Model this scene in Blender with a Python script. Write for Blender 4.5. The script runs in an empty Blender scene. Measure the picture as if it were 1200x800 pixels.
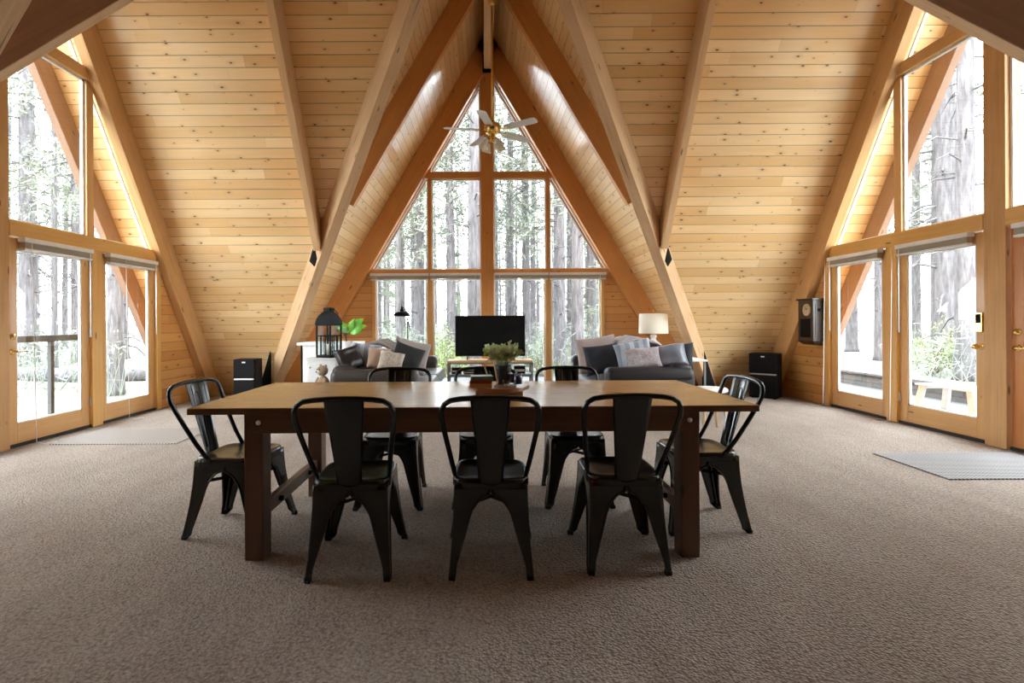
import bpy, bmesh, math, random
from mathutils import Vector as V, Matrix as M
from mathutils import noise as mnoise
PI = math.pi
rng = random.Random(11)
SC = bpy.context.scene
COL = SC.collection

# ---------------------------------------------------------------- layout (metres; camera stands at x=0, y=0)
X0, DC, A = 0.10, 4.65, 3.80            # ridge crossing and half span
TAN = 1.70
H = A * TAN
XL, XR, DG = -4.57, 4.82, 9.0           # left, right and far gable walls
DS = -2.4                               # wall behind the camera
EYE = 1.2

def lk(o):
    COL.objects.link(o); return o

# ---------------------------------------------------------------- node helper
class NT:
    def __init__(s, name):
        s.m = bpy.data.materials.new(name); s.m.use_nodes = True
        s.t = s.m.node_tree; s.t.nodes.clear()
        s.out = s.n('ShaderNodeOutputMaterial')
    def n(s, k, **kw):
        nd = s.t.nodes.new(k)
        for a, b in kw.items(): setattr(nd, a, b)
        return nd
    def l(s, a, b): s.t.links.new(a, b)
    def set(s, sock, v):
        if isinstance(v, bpy.types.NodeSocket): s.l(v, sock)
        else: sock.default_value = v
    def math(s, op, a, b=0.0, c=None, clamp=False):
        nd = s.n('ShaderNodeMath', operation=op, use_clamp=clamp)
        s.set(nd.inputs[0], a); s.set(nd.inputs[1], b)
        if c is not None: s.set(nd.inputs[2], c)
        return nd.outputs[0]
    def xyz(s, x, y, z=0.0):
        nd = s.n('ShaderNodeCombineXYZ')
        for i, v in enumerate((x, y, z)): s.set(nd.inputs[i], v)
        return nd.outputs[0]
    def sep(s, v):
        nd = s.n('ShaderNodeSeparateXYZ'); s.l(v, nd.inputs[0]); return nd.outputs
    def coord(s, k='UV'):
        return s.n('ShaderNodeTexCoord').outputs[k]
    def noise(s, vec, scale, detail=3, rough=0.5, dist=0.0):
        nd = s.n('ShaderNodeTexNoise'); s.l(vec, nd.inputs['Vector'])
        nd.inputs['Scale'].default_value = scale; nd.inputs['Detail'].default_value = detail
        nd.inputs['Roughness'].default_value = rough; nd.inputs['Distortion'].default_value = dist
        return nd.outputs['Fac']
    def vscale(s, v, k):
        nd = s.n('ShaderNodeVectorMath', operation='MULTIPLY'); s.l(v, nd.inputs[0]); nd.inputs[1].default_value = k
        return nd.outputs[0]
    def ramp(s, f, stops, interp='LINEAR'):
        nd = s.n('ShaderNodeValToRGB'); s.l(f, nd.inputs[0]); e = nd.color_ramp.elements
        nd.color_ramp.interpolation = interp
        while len(e) < len(stops): e.new(0.5)
        for i, (p, c) in enumerate(stops):
            e[i].position = p; e[i].color = (c, c, c, 1) if isinstance(c, (int, float)) else (*c, 1)
        return nd.outputs[0]
    def mix(s, f, a, b, mode='MIX'):
        nd = s.n('ShaderNodeMix', data_type='RGBA', blend_type=mode)
        s.set(nd.inputs[0], f)
        for i, v in ((6, a), (7, b)):
            if isinstance(v, tuple): v = (*v, 1) if len(v) == 3 else v
            s.set(nd.inputs[i], v)
        return nd.outputs[2]
    def bsdf(s, col, rough=0.5, metal=0.0, spec=0.5, bump=None, bdist=0.002, bstr=1.0, coat=0.0, sheen=0.0, trans=0.0, sss=0.0):
        b = s.n('ShaderNodeBsdfPrincipled')
        if isinstance(col, tuple): col = (*col, 1)
        s.set(b.inputs['Base Color'], col); s.set(b.inputs['Roughness'], rough)
        b.inputs['Metallic'].default_value = metal; b.inputs['Specular IOR Level'].default_value = spec
        b.inputs['Coat Weight'].default_value = coat; b.inputs['Coat Roughness'].default_value = 0.12
        b.inputs['Sheen Weight'].default_value = sheen
        b.inputs['Transmission Weight'].default_value = trans
        if bump is not None:
            bp = s.n('ShaderNodeBump'); bp.inputs['Distance'].default_value = bdist; bp.inputs['Strength'].default_value = bstr
            s.l(bump, bp.inputs['Height']); s.l(bp.outputs[0], b.inputs['Normal'])
        s.l(b.outputs[0], s.out.inputs[0])
        return s.m

def boards(name, c1, c2, dark, bw=0.133, rough=0.4, coat=0.2, knots=0.5):
    """tongue and groove boards: u runs along the board, v across"""
    t = NT(name); u, v, _ = t.sep(t.coord())
    vb = t.math('DIVIDE', v, bw); idn = t.math('FLOOR', vb); fr = t.math('FRACT', vb)
    wn = t.n('ShaderNodeTexWhiteNoise', noise_dimensions='1D'); t.l(idn, wn.inputs['W'])
    rnd = wn.outputs['Value']
    off = t.math('MULTIPLY', rnd, 37.0)
    uu = t.math('ADD', u, off)
    grain = t.noise(t.xyz(t.math('MULTIPLY', uu, 1.6), t.math('MULTIPLY', v, 55.0), off), 1.0, 4, 0.6, 0.4)
    blot = t.noise(t.xyz(t.math('MULTIPLY', uu, 0.9), t.math('MULTIPLY', v, 5.0), off), 1.0, 2)
    jt = t.math('DIVIDE', uu, 2.9); jf = t.math('FRACT', jt); jid = t.math('FLOOR', jt)
    w2 = t.n('ShaderNodeTexWhiteNoise', noise_dimensions='2D'); t.l(t.xyz(jid, idn), w2.inputs['Vector'])
    f = t.math('ADD', t.math('MULTIPLY', w2.outputs['Value'], 0.5), t.math('ADD', t.math('MULTIPLY', grain, 0.35), t.math('MULTIPLY', blot, 0.45)))
    col = t.mix(t.ramp(f, [(0.25, 0.0), (0.85, 1.0)]), c1, c2)
    # knots
    vo = t.n('ShaderNodeTexVoronoi', voronoi_dimensions='2D', feature='F1')
    t.l(t.xyz(t.math('DIVIDE', uu, 0.27), t.math('ADD', vb, 0.13)), vo.inputs['Vector']); vo.inputs['Scale'].default_value = 1.0
    cr = t.sep(vo.outputs['Color'])
    size = t.math('MULTIPLY', t.math('SUBTRACT', cr[0], 1 - knots, clamp=True), 0.15)
    kd = t.math('DIVIDE', vo.outputs['Distance'], t.math('ADD', size, 0.0005))
    km = t.ramp(kd, [(0.55, 1.0), (1.0, 0.0)])
    halo = t.math('MULTIPLY', t.ramp(t.math('DIVIDE', kd, 4.0), [(0.1, 1.0), (0.85, 0.0)]), 0.35)
    col = t.mix(halo, col, tuple(x * 0.62 for x in c2)); col = t.mix(km, col, dark)
    edge = t.math('MINIMUM', fr, t.math('SUBTRACT', 1.0, fr))
    gm = t.ramp(edge, [(0.010, 1.0), (0.045, 0.0)])
    jm = t.math('MULTIPLY', t.ramp(t.math('MINIMUM', jf, t.math('SUBTRACT', 1.0, jf)), [(0.0006, 1.0), (0.0012, 0.0)]), 0.12)
    gm2 = t.math('MAXIMUM', gm, jm)
    col = t.mix(t.math('MULTIPLY', gm2, 0.85), col, tuple(x * 0.32 for x in c2))
    hgt = t.math('SUBTRACT', t.math('MULTIPLY', grain, 0.06), gm2)
    return t.bsdf(col, rough, bump=hgt, bdist=0.006, bstr=0.7, coat=coat)

def timber(name, c1, c2, rough=0.5, rs=0.0, coat=0.0, gs=30.0, check=0.0):
    """solid timber, grain along u"""
    t = NT(name); u, v, _ = t.sep(t.coord()); oc = t.coord('Object')
    g = t.noise(t.xyz(t.math('MULTIPLY', u, 1.3), t.math('MULTIPLY', v, gs), 0), 1.0, 5, 0.6, 0.8)
    b = t.noise(oc, 1.7, 3)
    f = t.math('ADD', t.math('MULTIPLY', g, 0.65), t.math('MULTIPLY', b, 0.4))
    col = t.mix(t.ramp(f, [(0.3, 0.0), (0.75, 1.0)]), c1, c2)
    vo = t.n('ShaderNodeTexVoronoi', voronoi_dimensions='2D'); t.l(t.xyz(t.math('MULTIPLY', u, 1.5), t.math('MULTIPLY', v, 6.0)), vo.inputs['Vector'])
    vo.inputs['Scale'].default_value = 1.0
    cr = t.sep(vo.outputs['Color'])
    kd = t.math('DIVIDE', vo.outputs['Distance'], t.math('ADD', t.math('MULTIPLY', t.math('SUBTRACT', cr[0], 0.55, clamp=True), 0.22), 0.0005))
    col = t.mix(t.ramp(kd, [(0.5, 0.9), (1.0, 0.0)]), col, tuple(x * 0.28 for x in c2))
    h = g
    if check:
        ck = t.noise(t.xyz(t.math('MULTIPLY', u, 0.5), t.math('MULTIPLY', v, 14.0), 3.0), 1.0, 3, 0.6, 0.3)
        cm = t.ramp(ck, [(0.66, 0.0), (0.69, 1.0)])
        col = t.mix(t.math('MULTIPLY', cm, check), col, tuple(x * 0.35 for x in c2))
    if rs: h = t.math('ADD', t.math('MULTIPLY', g, 0.4), t.noise(oc, 95.0, 3, 0.7))
    return t.bsdf(col, rough, bump=h, bdist=0.002 + rs, bstr=0.5, coat=coat)

def plain(name, col, rough=0.5, metal=0.0, spec=0.5, nscale=0, namp=0.15, bump=0.0, coat=0.0, sheen=0.0, trans=0.0):
    t = NT(name)
    oc = t.coord('Object')
    f = t.noise(oc, nscale or 9.0, 4, 0.6)
    c = t.mix(f, tuple(x * (1 - namp) for x in col), tuple(min(1, x * (1 + namp)) for x in col))
    return t.bsdf(c, rough, metal, spec, bump=f if bump else None, bdist=bump or 0.001, coat=coat, sheen=sheen, trans=trans)

def fabric(name, c1, c2, scale=300, stripes=None, sheen=0.3, bump=0.002, big=6):
    t = NT(name); oc = t.coord('Object')
    f = t.noise(oc, scale, 2); g = t.noise(oc, big, 4, 0.6)
    c = t.mix(t.ramp(t.math('ADD', t.math('MULTIPLY', f, 0.5), t.math('MULTIPLY', g, 0.5)), [(0.3, 0.0), (0.7, 1.0)]), c1, c2)
    if stripes:
        u, v, w = t.sep(oc)
        s = t.math('FRACT', t.math('MULTIPLY', u, stripes[0]))
        c = t.mix(t.ramp(s, [(0.45, 0.0), (0.5, 1.0), (0.95, 1.0), (1.0, 0.0)]), c, stripes[1])
    return t.bsdf(c, 0.85, sheen=sheen, bump=f, bdist=bump, bstr=0.6)

def glass_mat(name='window_glass', tint=(0.97, 0.985, 0.98)):
    t = NT(name)
    ge = t.n('ShaderNodeNewGeometry'); dt = t.n('ShaderNodeVectorMath', operation='DOT_PRODUCT')
    t.l(ge.outputs['Incoming'], dt.inputs[0]); t.l(ge.outputs['Normal'], dt.inputs[1])
    cs = t.math('SUBTRACT', 1.0, t.math('ABSOLUTE', dt.outputs['Value']), clamp=True)
    fr = t.math('MULTIPLY_ADD', t.math('POWER', cs, 5.0), 0.9, 0.035)
    tr = t.n('ShaderNodeBsdfTransparent'); tr.inputs[0].default_value = (*tint, 1)
    gl = t.n('ShaderNodeBsdfGlossy'); gl.inputs['Roughness'].default_value = 0.02
    mx = t.n('ShaderNodeMixShader'); t.l(fr, mx.inputs[0]); t.l(tr.outputs[0], mx.inputs[1]); t.l(gl.outputs[0], mx.inputs[2])
    t.l(mx.outputs[0], t.out.inputs[0]); return t.m

def carpet_mat():
    t = NT('taupe_carpet'); oc = t.coord('Object')
    vo = t.n('ShaderNodeTexVoronoi', feature='F1'); t.l(t.vscale(oc, (1, 1, 0)), vo.inputs['Vector']); vo.inputs['Scale'].default_value = 92
    tuft = vo.outputs['Distance']
    n1 = t.noise(oc, 60.0, 4, 0.7); n2 = t.noise(oc, 1.1, 4, 0.6, 0.6)
    n3 = t.noise(t.vscale(oc, (3.0, 0.6, 1)), 1.6, 3, 0.55, 0.5)
    f = t.math('ADD', t.math('MULTIPLY', n1, 0.7), t.math('MULTIPLY', t.math('SUBTRACT', 1.0, tuft), 0.3))
    c = t.mix(t.ramp(f, [(0.35, 0.0), (0.8, 1.0)]), (0.25, 0.193, 0.152), (0.70, 0.585, 0.49))
    c = t.mix(t.ramp(t.math('ADD', t.math('MULTIPLY', n2, 0.5), t.math('MULTIPLY', n3, 0.5)), [(0.35, 0.0), (0.65, 1.0)]), t.mix(1.0, c, (0.80, 0.77, 0.75), 'MULTIPLY'), c)
    h = t.math('SUBTRACT', t.math('MULTIPLY', n1, 0.9), tuft)
    return t.bsdf(c, 0.95, spec=0.1, bump=h, bdist=0.012, bstr=0.9, sheen=0.15)

def weave_mat(name, c1, c2, k=34.0):
    t = NT(name); x, y, z = t.sep(t.coord('Object'))
    a = t.math('SINE', t.math('MULTIPLY', t.math('ADD', x, y), k * PI)); b = t.math('SINE', t.math('MULTIPLY', t.math('SUBTRACT', x, y), k * PI))
    f = t.math('MULTIPLY_ADD', t.math('MULTIPLY', a, b), 0.5, 0.5)
    c = t.mix(t.ramp(f, [(0.3, 0.0), (0.7, 1.0)]), c1, c2)
    return t.bsdf(c, 0.9, bump=f, bdist=0.004)

def stone_mat():
    t = NT('ledger_stone'); u, v, _ = t.sep(t.coord())
    br = t.n('ShaderNodeTexBrick'); t.l(t.xyz(u, v), br.inputs['Vector'])
    br.inputs['Scale'].default_value = 1.0; br.inputs['Brick Width'].default_value = 0.5; br.inputs['Row Height'].default_value = 0.1
    br.inputs['Mortar Size'].default_value = 0.012
    br.inputs['Color1'].default_value = (0.075, 0.073, 0.076, 1); br.inputs['Color2'].default_value = (0.125, 0.115, 0.11, 1); br.inputs['Mortar'].default_value = (0.02, 0.02, 0.02, 1)
    n = t.noise(t.coord('Object'), 14, 4)
    return t.bsdf(t.mix(n, br.outputs[0], (0.13, 0.127, 0.13)), 0.9, bump=t.math('SUBTRACT', n, br.outputs['Fac']), bdist=0.02)

def ground_mat():
    t = NT('forest_floor'); oc = t.coord('Object')
    n = t.noise(oc, 0.35, 5, 0.65); m = t.noise(oc, 9.0, 4, 0.7)
    c = t.mix(t.ramp(n, [(0.4, 0.0), (0.6, 1.0)]), (0.115, 0.10, 0.075), (0.25, 0.235, 0.20))
    c = t.mix(t.ramp(m, [(0.42, 0.0), (0.7, 0.8)]), c, (0.05, 0.047, 0.032))
    return t.bsdf(c, 0.95, bump=m, bdist=0.08)

def bark_mat():
    t = NT('pine_bark'); x, y, z = t.sep(t.coord('Object'))
    n = t.noise(t.xyz(t.math('MULTIPLY', x, 14.0), t.math('MULTIPLY', y, 14.0), t.math('MULTIPLY', z, 2.2)), 1.0, 4, 0.65)
    return t.bsdf(t.mix(t.ramp(n, [(0.35, 0.0), (0.65, 1.0)]), (0.055, 0.049, 0.051), (0.145, 0.13, 0.133)), 0.95, bump=n, bdist=0.03)

MT = {}
MT['roof'] = boards('knotty_pine_ceiling', (0.90, 0.67, 0.37), (0.72, 0.445, 0.185), (0.19, 0.075, 0.028), rough=0.34, coat=0.55, knots=0.7)
MT['wallb'] = boards('knotty_pine_wall', (0.74, 0.40, 0.14), (0.56, 0.25, 0.065), (0.08, 0.03, 0.012), rough=0.38, coat=0.25, knots=0.6)
MT['darkb'] = boards('dark_stained_wall', (0.30, 0.155, 0.065), (0.20, 0.09, 0.035), (0.05, 0.02, 0.01), rough=0.6, coat=0)
MT['rafter'] = timber('varnished_rafter', (0.70, 0.335, 0.11), (0.54, 0.225, 0.06), rough=0.42, coat=0.2, check=0.3)
MT['srafter'] = timber('planed_rafter', (0.70, 0.46, 0.25), (0.55, 0.32, 0.14), rough=0.55)
MT['rough'] = timber('rough_sawn_timber', (0.72, 0.49, 0.285), (0.54, 0.33, 0.165), rough=0.85, rs=0.004, check=0.85)
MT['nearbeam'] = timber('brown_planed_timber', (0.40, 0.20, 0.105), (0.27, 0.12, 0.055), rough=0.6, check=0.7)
MT['post'] = timber('cedar_post', (0.66, 0.40, 0.17), (0.50, 0.26, 0.09), rough=0.6, rs=0.001, check=0.3)
MT['frame'] = timber('fir_door_frame', (0.72, 0.43, 0.17), (0.58, 0.30, 0.10), rough=0.4, coat=0.15)
MT['trim'] = timber('honey_pine_trim', (0.78, 0.48, 0.16), (0.62, 0.32, 0.08), rough=0.42, coat=0.15)
MT['orange'] = timber('orange_door', (0.60, 0.25, 0.07), (0.48, 0.17, 0.04), rough=0.4)
MT['wtrim'] = plain('white_glazing_strip', (0.85, 0.84, 0.82), 0.5)
MT['blackrub'] = plain('black_threshold', (0.015, 0.014, 0.013), 0.6)
MT['glass'] = glass_mat()
MT['carpet'] = carpet_mat()
MT['rug'] = weave_mat('grey_woven_mat', (0.04, 0.035, 0.033), (0.44, 0.41, 0.40))
MT['chair'] = plain('gunmetal_paint', (0.055, 0.057, 0.057), 0.23, 0.9, 0.5, nscale=30, namp=0.2)
MT['rubber'] = plain('black_rubber', (0.008, 0.008, 0.008), 0.7)
MT['tabletop'] = timber('oak_tabletop', (0.44, 0.26, 0.10), (0.30, 0.16, 0.057), rough=0.24, gs=26, coat=0.0)
MT['tableleg'] = timber('walnut_stain', (0.17, 0.085, 0.045), (0.095, 0.045, 0.024), rough=0.45, coat=0.1)
MT['steel'] = plain('steel_bolt', (0.65, 0.64, 0.62), 0.35, 0.9)
MT['iron'] = plain('black_steel_plate', (0.005, 0.005, 0.005), 0.6, spec=0.1)
MT['brass'] = plain('polished_brass', (0.85, 0.58, 0.20), 0.18, 1.0)
MT['white'] = plain('white_paint', (0.82, 0.82, 0.81), 0.4)
MT['blind'] = plain('cream_vinyl', (0.46, 0.42, 0.34), 0.6)
MT['fanblade'] = plain('white_fan_blade', (0.70, 0.69, 0.69), 0.4)
MT['frost'] = plain('frosted_glass', (0.92, 0.86, 0.74), 0.25, trans=0.0)
MT['blackbox'] = plain('black_cabinet', (0.0055, 0.004, 0.0037), 0.55, spec=0.1, nscale=40)
MT['silver'] = plain('silver_strip', (0.62, 0.60, 0.58), 0.3, 0.9)
MT['screen'] = plain('tv_screen', (0.006, 0.007, 0.007), 0.22, spec=0.4)
MT['grey_metal'] = plain('grey_metal', (0.22, 0.22, 0.21), 0.45, 0.4)
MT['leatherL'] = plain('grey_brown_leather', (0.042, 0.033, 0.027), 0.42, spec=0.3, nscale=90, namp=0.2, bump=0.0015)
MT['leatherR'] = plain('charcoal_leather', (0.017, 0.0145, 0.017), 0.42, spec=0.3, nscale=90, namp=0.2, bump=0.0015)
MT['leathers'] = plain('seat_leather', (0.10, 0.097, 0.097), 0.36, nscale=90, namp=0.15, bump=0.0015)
MT['clock'] = plain('dark_walnut_case', (0.035, 0.018, 0.012), 0.35, coat=0.3)
MT['dial'] = plain('clock_dial', (0.55, 0.47, 0.32), 0.35, 0.3)
MT['ceramic'] = plain('white_ceramic', (0.80, 0.76, 0.72), 0.2, coat=0.5)
MT['shade'] = plain('linen_lampshade', (0.74, 0.66, 0.53), 0.9, nscale=120, namp=0.06)
MT['barge'] = timber('weathered_barge_board', (0.30, 0.185, 0.125), (0.22, 0.125, 0.08), rough=0.8)
MT['bark'] = bark_mat()
MT['needle'] = plain('pine_needles', (0.19, 0.21, 0.16), 0.8, nscale=3, namp=0.35)
MT['needle2'] = plain('fir_needles', (0.16, 0.19, 0.12), 0.8, nscale=3, namp=0.35)
MT['bushleaf'] = plain('shrub_leaves', (0.17, 0.23, 0.06), 0.7, nscale=5, namp=0.3)
MT['ground'] = ground_mat()
MT['stone'] = stone_mat()
MT['patio'] = plain('pale_concrete', (0.085, 0.083, 0.082), 0.85, nscale=6, namp=0.1)
MT['greywood'] = timber('weathered_grey_wood', (0.075, 0.074, 0.072), (0.05, 0.048, 0.047), rough=0.8)
MT['brownwood'] = timber('brown_outdoor_post', (0.10, 0.058, 0.035), (0.065, 0.036, 0.02), rough=0.7)
MT['palewood'] = timber('pale_beech', (0.66, 0.44, 0.22), (0.52, 0.32, 0.13), rough=0.5)
MT['leaf'] = plain('bright_green_leaf', (0.17, 0.48, 0.045), 0.4, nscale=12, namp=0.25)
MT['leaf2'] = plain('pale_green_leaf', (0.28, 0.46, 0.22), 0.4, nscale=12, namp=0.25)
MT['euca'] = plain('eucalyptus_leaf', (0.56, 0.62, 0.31), 0.55, nscale=25, namp=0.45)
MT['soil'] = plain('potting_soil', (0.02, 0.014, 0.01), 0.9)
MT['potdark'] = plain('charcoal_pot', (0.018, 0.017, 0.018), 0.6)
MT['acacia'] = timber('acacia_board', (0.42, 0.20, 0.085), (0.27, 0.115, 0.045), rough=0.35, gs=40, coat=0.3)
MT['acacia2'] = timber('light_acacia_block', (0.58, 0.33, 0.14), (0.40, 0.20, 0.08), rough=0.4, gs=40)
MT['purple'] = plain('purple_glass', (0.15, 0.075, 0.20), 0.15, spec=0.6, nscale=60, namp=0.8, coat=0.6)
MT['clearg'] = glass_mat('clear_cup_glass', (0.90, 0.93, 0.93))
MT['wax'] = plain('wax', (0.85, 0.80, 0.70), 0.5)
MT['paper'] = plain('book_pages', (0.75, 0.68, 0.55), 0.9)
MT['bear'] = fabric('teddy_fur', (0.20, 0.125, 0.065), (0.34, 0.23, 0.135), 160, bump=0.006)
# ---------------------------------------------------------------- mesh builder
class MB:
    def __init__(s, org=(0, 0, 0)):
        s.b = bmesh.new(); s.uv = s.b.loops.layers.uv.new('UVMap'); s.o = V(org)
    def face(s, vs, smooth=False):
        try: f = s.b.faces.new(vs)
        except ValueError: return None
        f.smooth = smooth; return f
    def vert(s, p): return s.b.verts.new(V(p) - s.o)
    def fuv(s, f, uax, vax):
        for lp in f.loops:
            p = lp.vert.co + s.o; lp[s.uv].uv = (p.dot(uax), p.dot(vax))
    def obox(s, c, ex, ey, ez, bev=0.0):
        """box: corner c and three edge vectors; uv u runs along the longest"""
        c, ex, ey, ez = V(c), V(ex), V(ey), V(ez)
        es = sorted((ex, ey, ez), key=lambda e: -e.length); ua = es[0].normalized()
        oth = [e.normalized() for e in es[1:]]
        vs = [s.vert(c + ex * i + ey * j + ez * k) for k in (0, 1) for j in (0, 1) for i in (0, 1)]
        fs = [s.face([vs[i] for i in q]) for q in ((0, 2, 3, 1), (4, 5, 7, 6), (0, 1, 5, 4), (2, 6, 7, 3), (0, 4, 6, 2), (1, 3, 7, 5))]
        r = rng.random() * 5
        for f in fs:
            f.normal_update(); n = f.normal
            va = oth[0] if abs(n.dot(oth[0])) < abs(n.dot(oth[1])) else oth[1]
            ub = ua
            if abs(n.dot(ua)) > 0.7: ub, va = oth
            for lp in f.loops:
                p = lp.vert.co + s.o; lp[s.uv].uv = (p.dot(ub) + r, p.dot(va) + r)
        if bev:
            bmesh.ops.bevel(s.b, geom=list({e for f in fs for e in f.edges}), offset=bev, segments=2, affect='EDGES', profile=0.5)
        return s
    def box(s, lo, hi, bev=0.0):
        lo, hi = V(lo), V(hi); d = hi - lo
        return s.obox(lo, (d.x, 0, 0), (0, d.y, 0), (0, 0, d.z), bev)
    def rbox(s, lo, hi, r, seg=4, smooth=True):
        """softly rounded box"""
        lo, hi = V(lo), V(hi); tb = bmesh.new(); bmesh.ops.create_cube(tb, size=1.0)
        for v in tb.verts: v.co = V((lo[i] + (v.co[i] + 0.5) * (hi[i] - lo[i])) for i in range(3))
        bmesh.ops.bevel(tb, geom=list(tb.edges), offset=r, segments=seg, affect='EDGES', profile=0.5)
        mp = {v: s.vert(v.co) for v in tb.verts}
        for f in tb.faces:
            g = s.face([mp[v] for v in f.verts], smooth)
            if g: s.fuv(g, V((1, 0, 0)), V((0, .7, .7)))
        tb.free(); return s
    def prism(s, pts, ext, ua=None, va=None):
        """polygon pts (inner face) extruded by ext"""
        ext = V(ext); pts = [V(p) for p in pts]
        if ua is None:
            ua = (pts[1] - pts[0]).normalized(); va = ext.cross(ua).normalized()
        a = [s.vert(p) for p in pts]; b = [s.vert(p + ext) for p in pts]; n = len(a)
        fs = [s.face(a), s.face(b[::-1])] + [s.face([a[i], b[i], b[(i + 1) % n], a[(i + 1) % n]]) for i in range(n)]
        for f in fs:
            if f: s.fuv(f, V(ua), V(va))
        return s
    def tube(s, pts, r, seg=8, close=False, cap=True):
        pts = [V(p) for p in pts]; n = len(pts)
        rs = r if isinstance(r, (list, tuple)) else [r] * n
        rings = []; prev = None; ln = 0
        for i, p in enumerate(pts):
            if close: tg = pts[(i + 1) % n] - pts[i - 1]
            else: tg = pts[min(i + 1, n - 1)] - pts[max(i - 1, 0)]
            tg.normalize()
            if prev is None:
                up = V((0, 0, 1)) if abs(tg.z) < 0.9 else V((1, 0, 0)); nx = tg.cross(up).normalized()
            else:
                nx = (prev - tg * prev.dot(tg)).normalized()
            prev = nx; ny = tg.cross(nx)
            if i: ln += (p - pts[i - 1]).length
            rings.append(([s.vert(p + (nx * math.cos(2 * PI * k / seg) + ny * math.sin(2 * PI * k / seg)) * rs[i]) for k in range(seg)], ln))
        m = n if close else n - 1
        for i in range(m):
            (a, la), (b, lb) = rings[i], rings[(i + 1) % n]
            for k in range(seg):
                f = s.face([a[k], a[(k + 1) % seg], b[(k + 1) % seg], b[k]], True)
                if f:
                    for lp, (uu, vv) in zip(f.loops, ((la, k), (la, k + 1), (lb, k + 1), (lb, k))): lp[s.uv].uv = (uu, vv * rs[i] * 2 * PI / seg)
        if cap and not close:
            s.face(rings[0][0][::-1]); s.face(rings[-1][0])
        return s
    def lathe(s, prof, c=(0, 0, 0), seg=24, cap=True, axis=None, sq=None):
        c = V(c); R = V((0, 0, 1)).rotation_difference(V(axis)) if axis else None
        rings = []
        for r, z in prof:
            ring = []
            for k in range(seg):
                a = 2 * PI * k / seg; p = V((r * math.cos(a), r * math.sin(a), z))
                if R: p = R @ p
                ring.append(s.vert(c + p))
            rings.append(ring)
        for a, b, pa, pb in zip(rings, rings[1:], prof, prof[1:]):
            for k in range(seg):
                f = s.face([a[k], a[(k + 1) % seg], b[(k + 1) % seg], b[k]], True)
                if f:
                    for lp, (kk, z) in zip(f.loops, ((k, pa[1]), (k + 1, pa[1]), (k + 1, pb[1]), (k, pb[1]))): lp[s.uv].uv = (z, kk * 0.02)
        if cap:
            if prof[0][0] > 1e-5: s.face(rings[0][::-1])
            if prof[-1][0] > 1e-5: s.face(rings[-1])
        return s
    def ball(s, c, r, seg=14, rings=9, sc=(1, 1, 1)):
        c = V(c); rr = []
        for i in range(rings + 1):
            t = PI * i / rings
            rr.append([s.vert(c + V((r * sc[0] * math.sin(t) * math.cos(2 * PI * k / seg), r * sc[1] * math.sin(t) * math.sin(2 * PI * k / seg), -r * sc[2] * math.cos(t)))) for k in range(seg)])
        for a, b in zip(rr, rr[1:]):
            for k in range(seg): s.face([a[k], a[(k + 1) % seg], b[(k + 1) % seg], b[k]], True)
        bmesh.ops.remove_doubles(s.b, verts=[v for q in (rr[0], rr[-1]) for v in q], dist=1e-5)
        return s
    def grid(s, fn, nu, nv, smooth=True, closeu=False):
        vs = [[s.vert(fn(i / nu, j / nv)) for j in range(nv + 1)] for i in range(nu + (0 if closeu else 1))]
        L = len(vs)
        for i in range(nu):
            for j in range(nv):
                f = s.face([vs[i][j], vs[(i + 1) % L][j], vs[(i + 1) % L][j + 1], vs[i][j + 1]], smooth)
                if f:
                    for lp, q in zip(f.loops, ((i, j), (i + 1, j), (i + 1, j + 1), (i, j + 1))): lp[s.uv].uv = (q[0] / nu, q[1] / nv)
        return s
    def xform(s, mat):
        for v in s.b.verts: v.co = mat @ v.co
        return s
    def build(s, name, mat, parent=None, solid=0.0, sub=0):
        s.b.normal_update()
        bmesh.ops.recalc_face_normals(s.b, faces=s.b.faces[:])
        me = bpy.data.meshes.new(name); s.b.to_mesh(me); s.b.free()
        me.materials.append(MT[mat] if isinstance(mat, str) else mat)
        o = lk(bpy.data.objects.new(name, me))
        if parent is not None: o.parent = parent
        else: o.location = s.o
        if solid:
            md = o.modifiers.new('solid', 'SOLIDIFY'); md.thickness = solid; md.offset = 0
        if sub:
            md = o.modifiers.new('sub', 'SUBSURF'); md.levels = sub; md.render_levels = sub
        return o

def tag(o, label, cat, group=None, kind=None):
    o['label'] = label; o['category'] = cat
    if group: o['group'] = group
    if kind: o['kind'] = kind
    return o
def thing(name, label, cat, loc=(0, 0, 0), rz=0.0, group=None, kind=None):
    o = lk(bpy.data.objects.new(name, None)); o.empty_display_size = 0.1
    o.location = loc; o.rotation_euler = (0, 0, rz)
    return tag(o, label, cat, group, kind)
def dup(o, loc=None, rz=None, label=None, parent=None, scale=None):
    c = o.copy(); lk(c)
    if parent is not None: c.parent = parent
    if loc is not None: c.location = loc
    if rz is not None: c.rotation_euler = (0, 0, rz)
    if scale is not None: c.scale = scale
    if label: c['label'] = label
    for ch in list(o.children): dup(ch, parent=c)
    return c

def px(x, y, d):
    """point at depth d seen at pixel x, y of the 1200 x 800 photograph (used for reading sizes off it)"""
    dx, dy = x - 567, y - 377
    xr, yr = dx + 0.0055 * -dy, dy + 0.0055 * dx
    return V((xr * d / 580, d, EYE - yr * d / 580))

# ---------------------------------------------------------------- shell: floor, ceilings
def setting(o, label, cat): return tag(o, label, cat, None, 'structure')

cross = [(X0 - A, DS), (X0 + A, DS), (X0 + A, DC - A), (XR + .05, DC - A), (XR + .05, DC + A), (X0 + A, DC + A), (X0 + A, DG + .05), (X0 - A, DG + .05), (X0 - A, DC + A), (XL - .05, DC + A), (XL - .05, DC - A), (X0 - A, DC - A)]
m = MB(); m.prism([(x, y, 0) for x, y in cross], (0, 0, -0.12), V((1, 0, 0)), V((0, 1, 0)))
setting(m.build('floor', 'carpet'), 'taupe tufted carpet covering the whole room', 'carpet')

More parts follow.
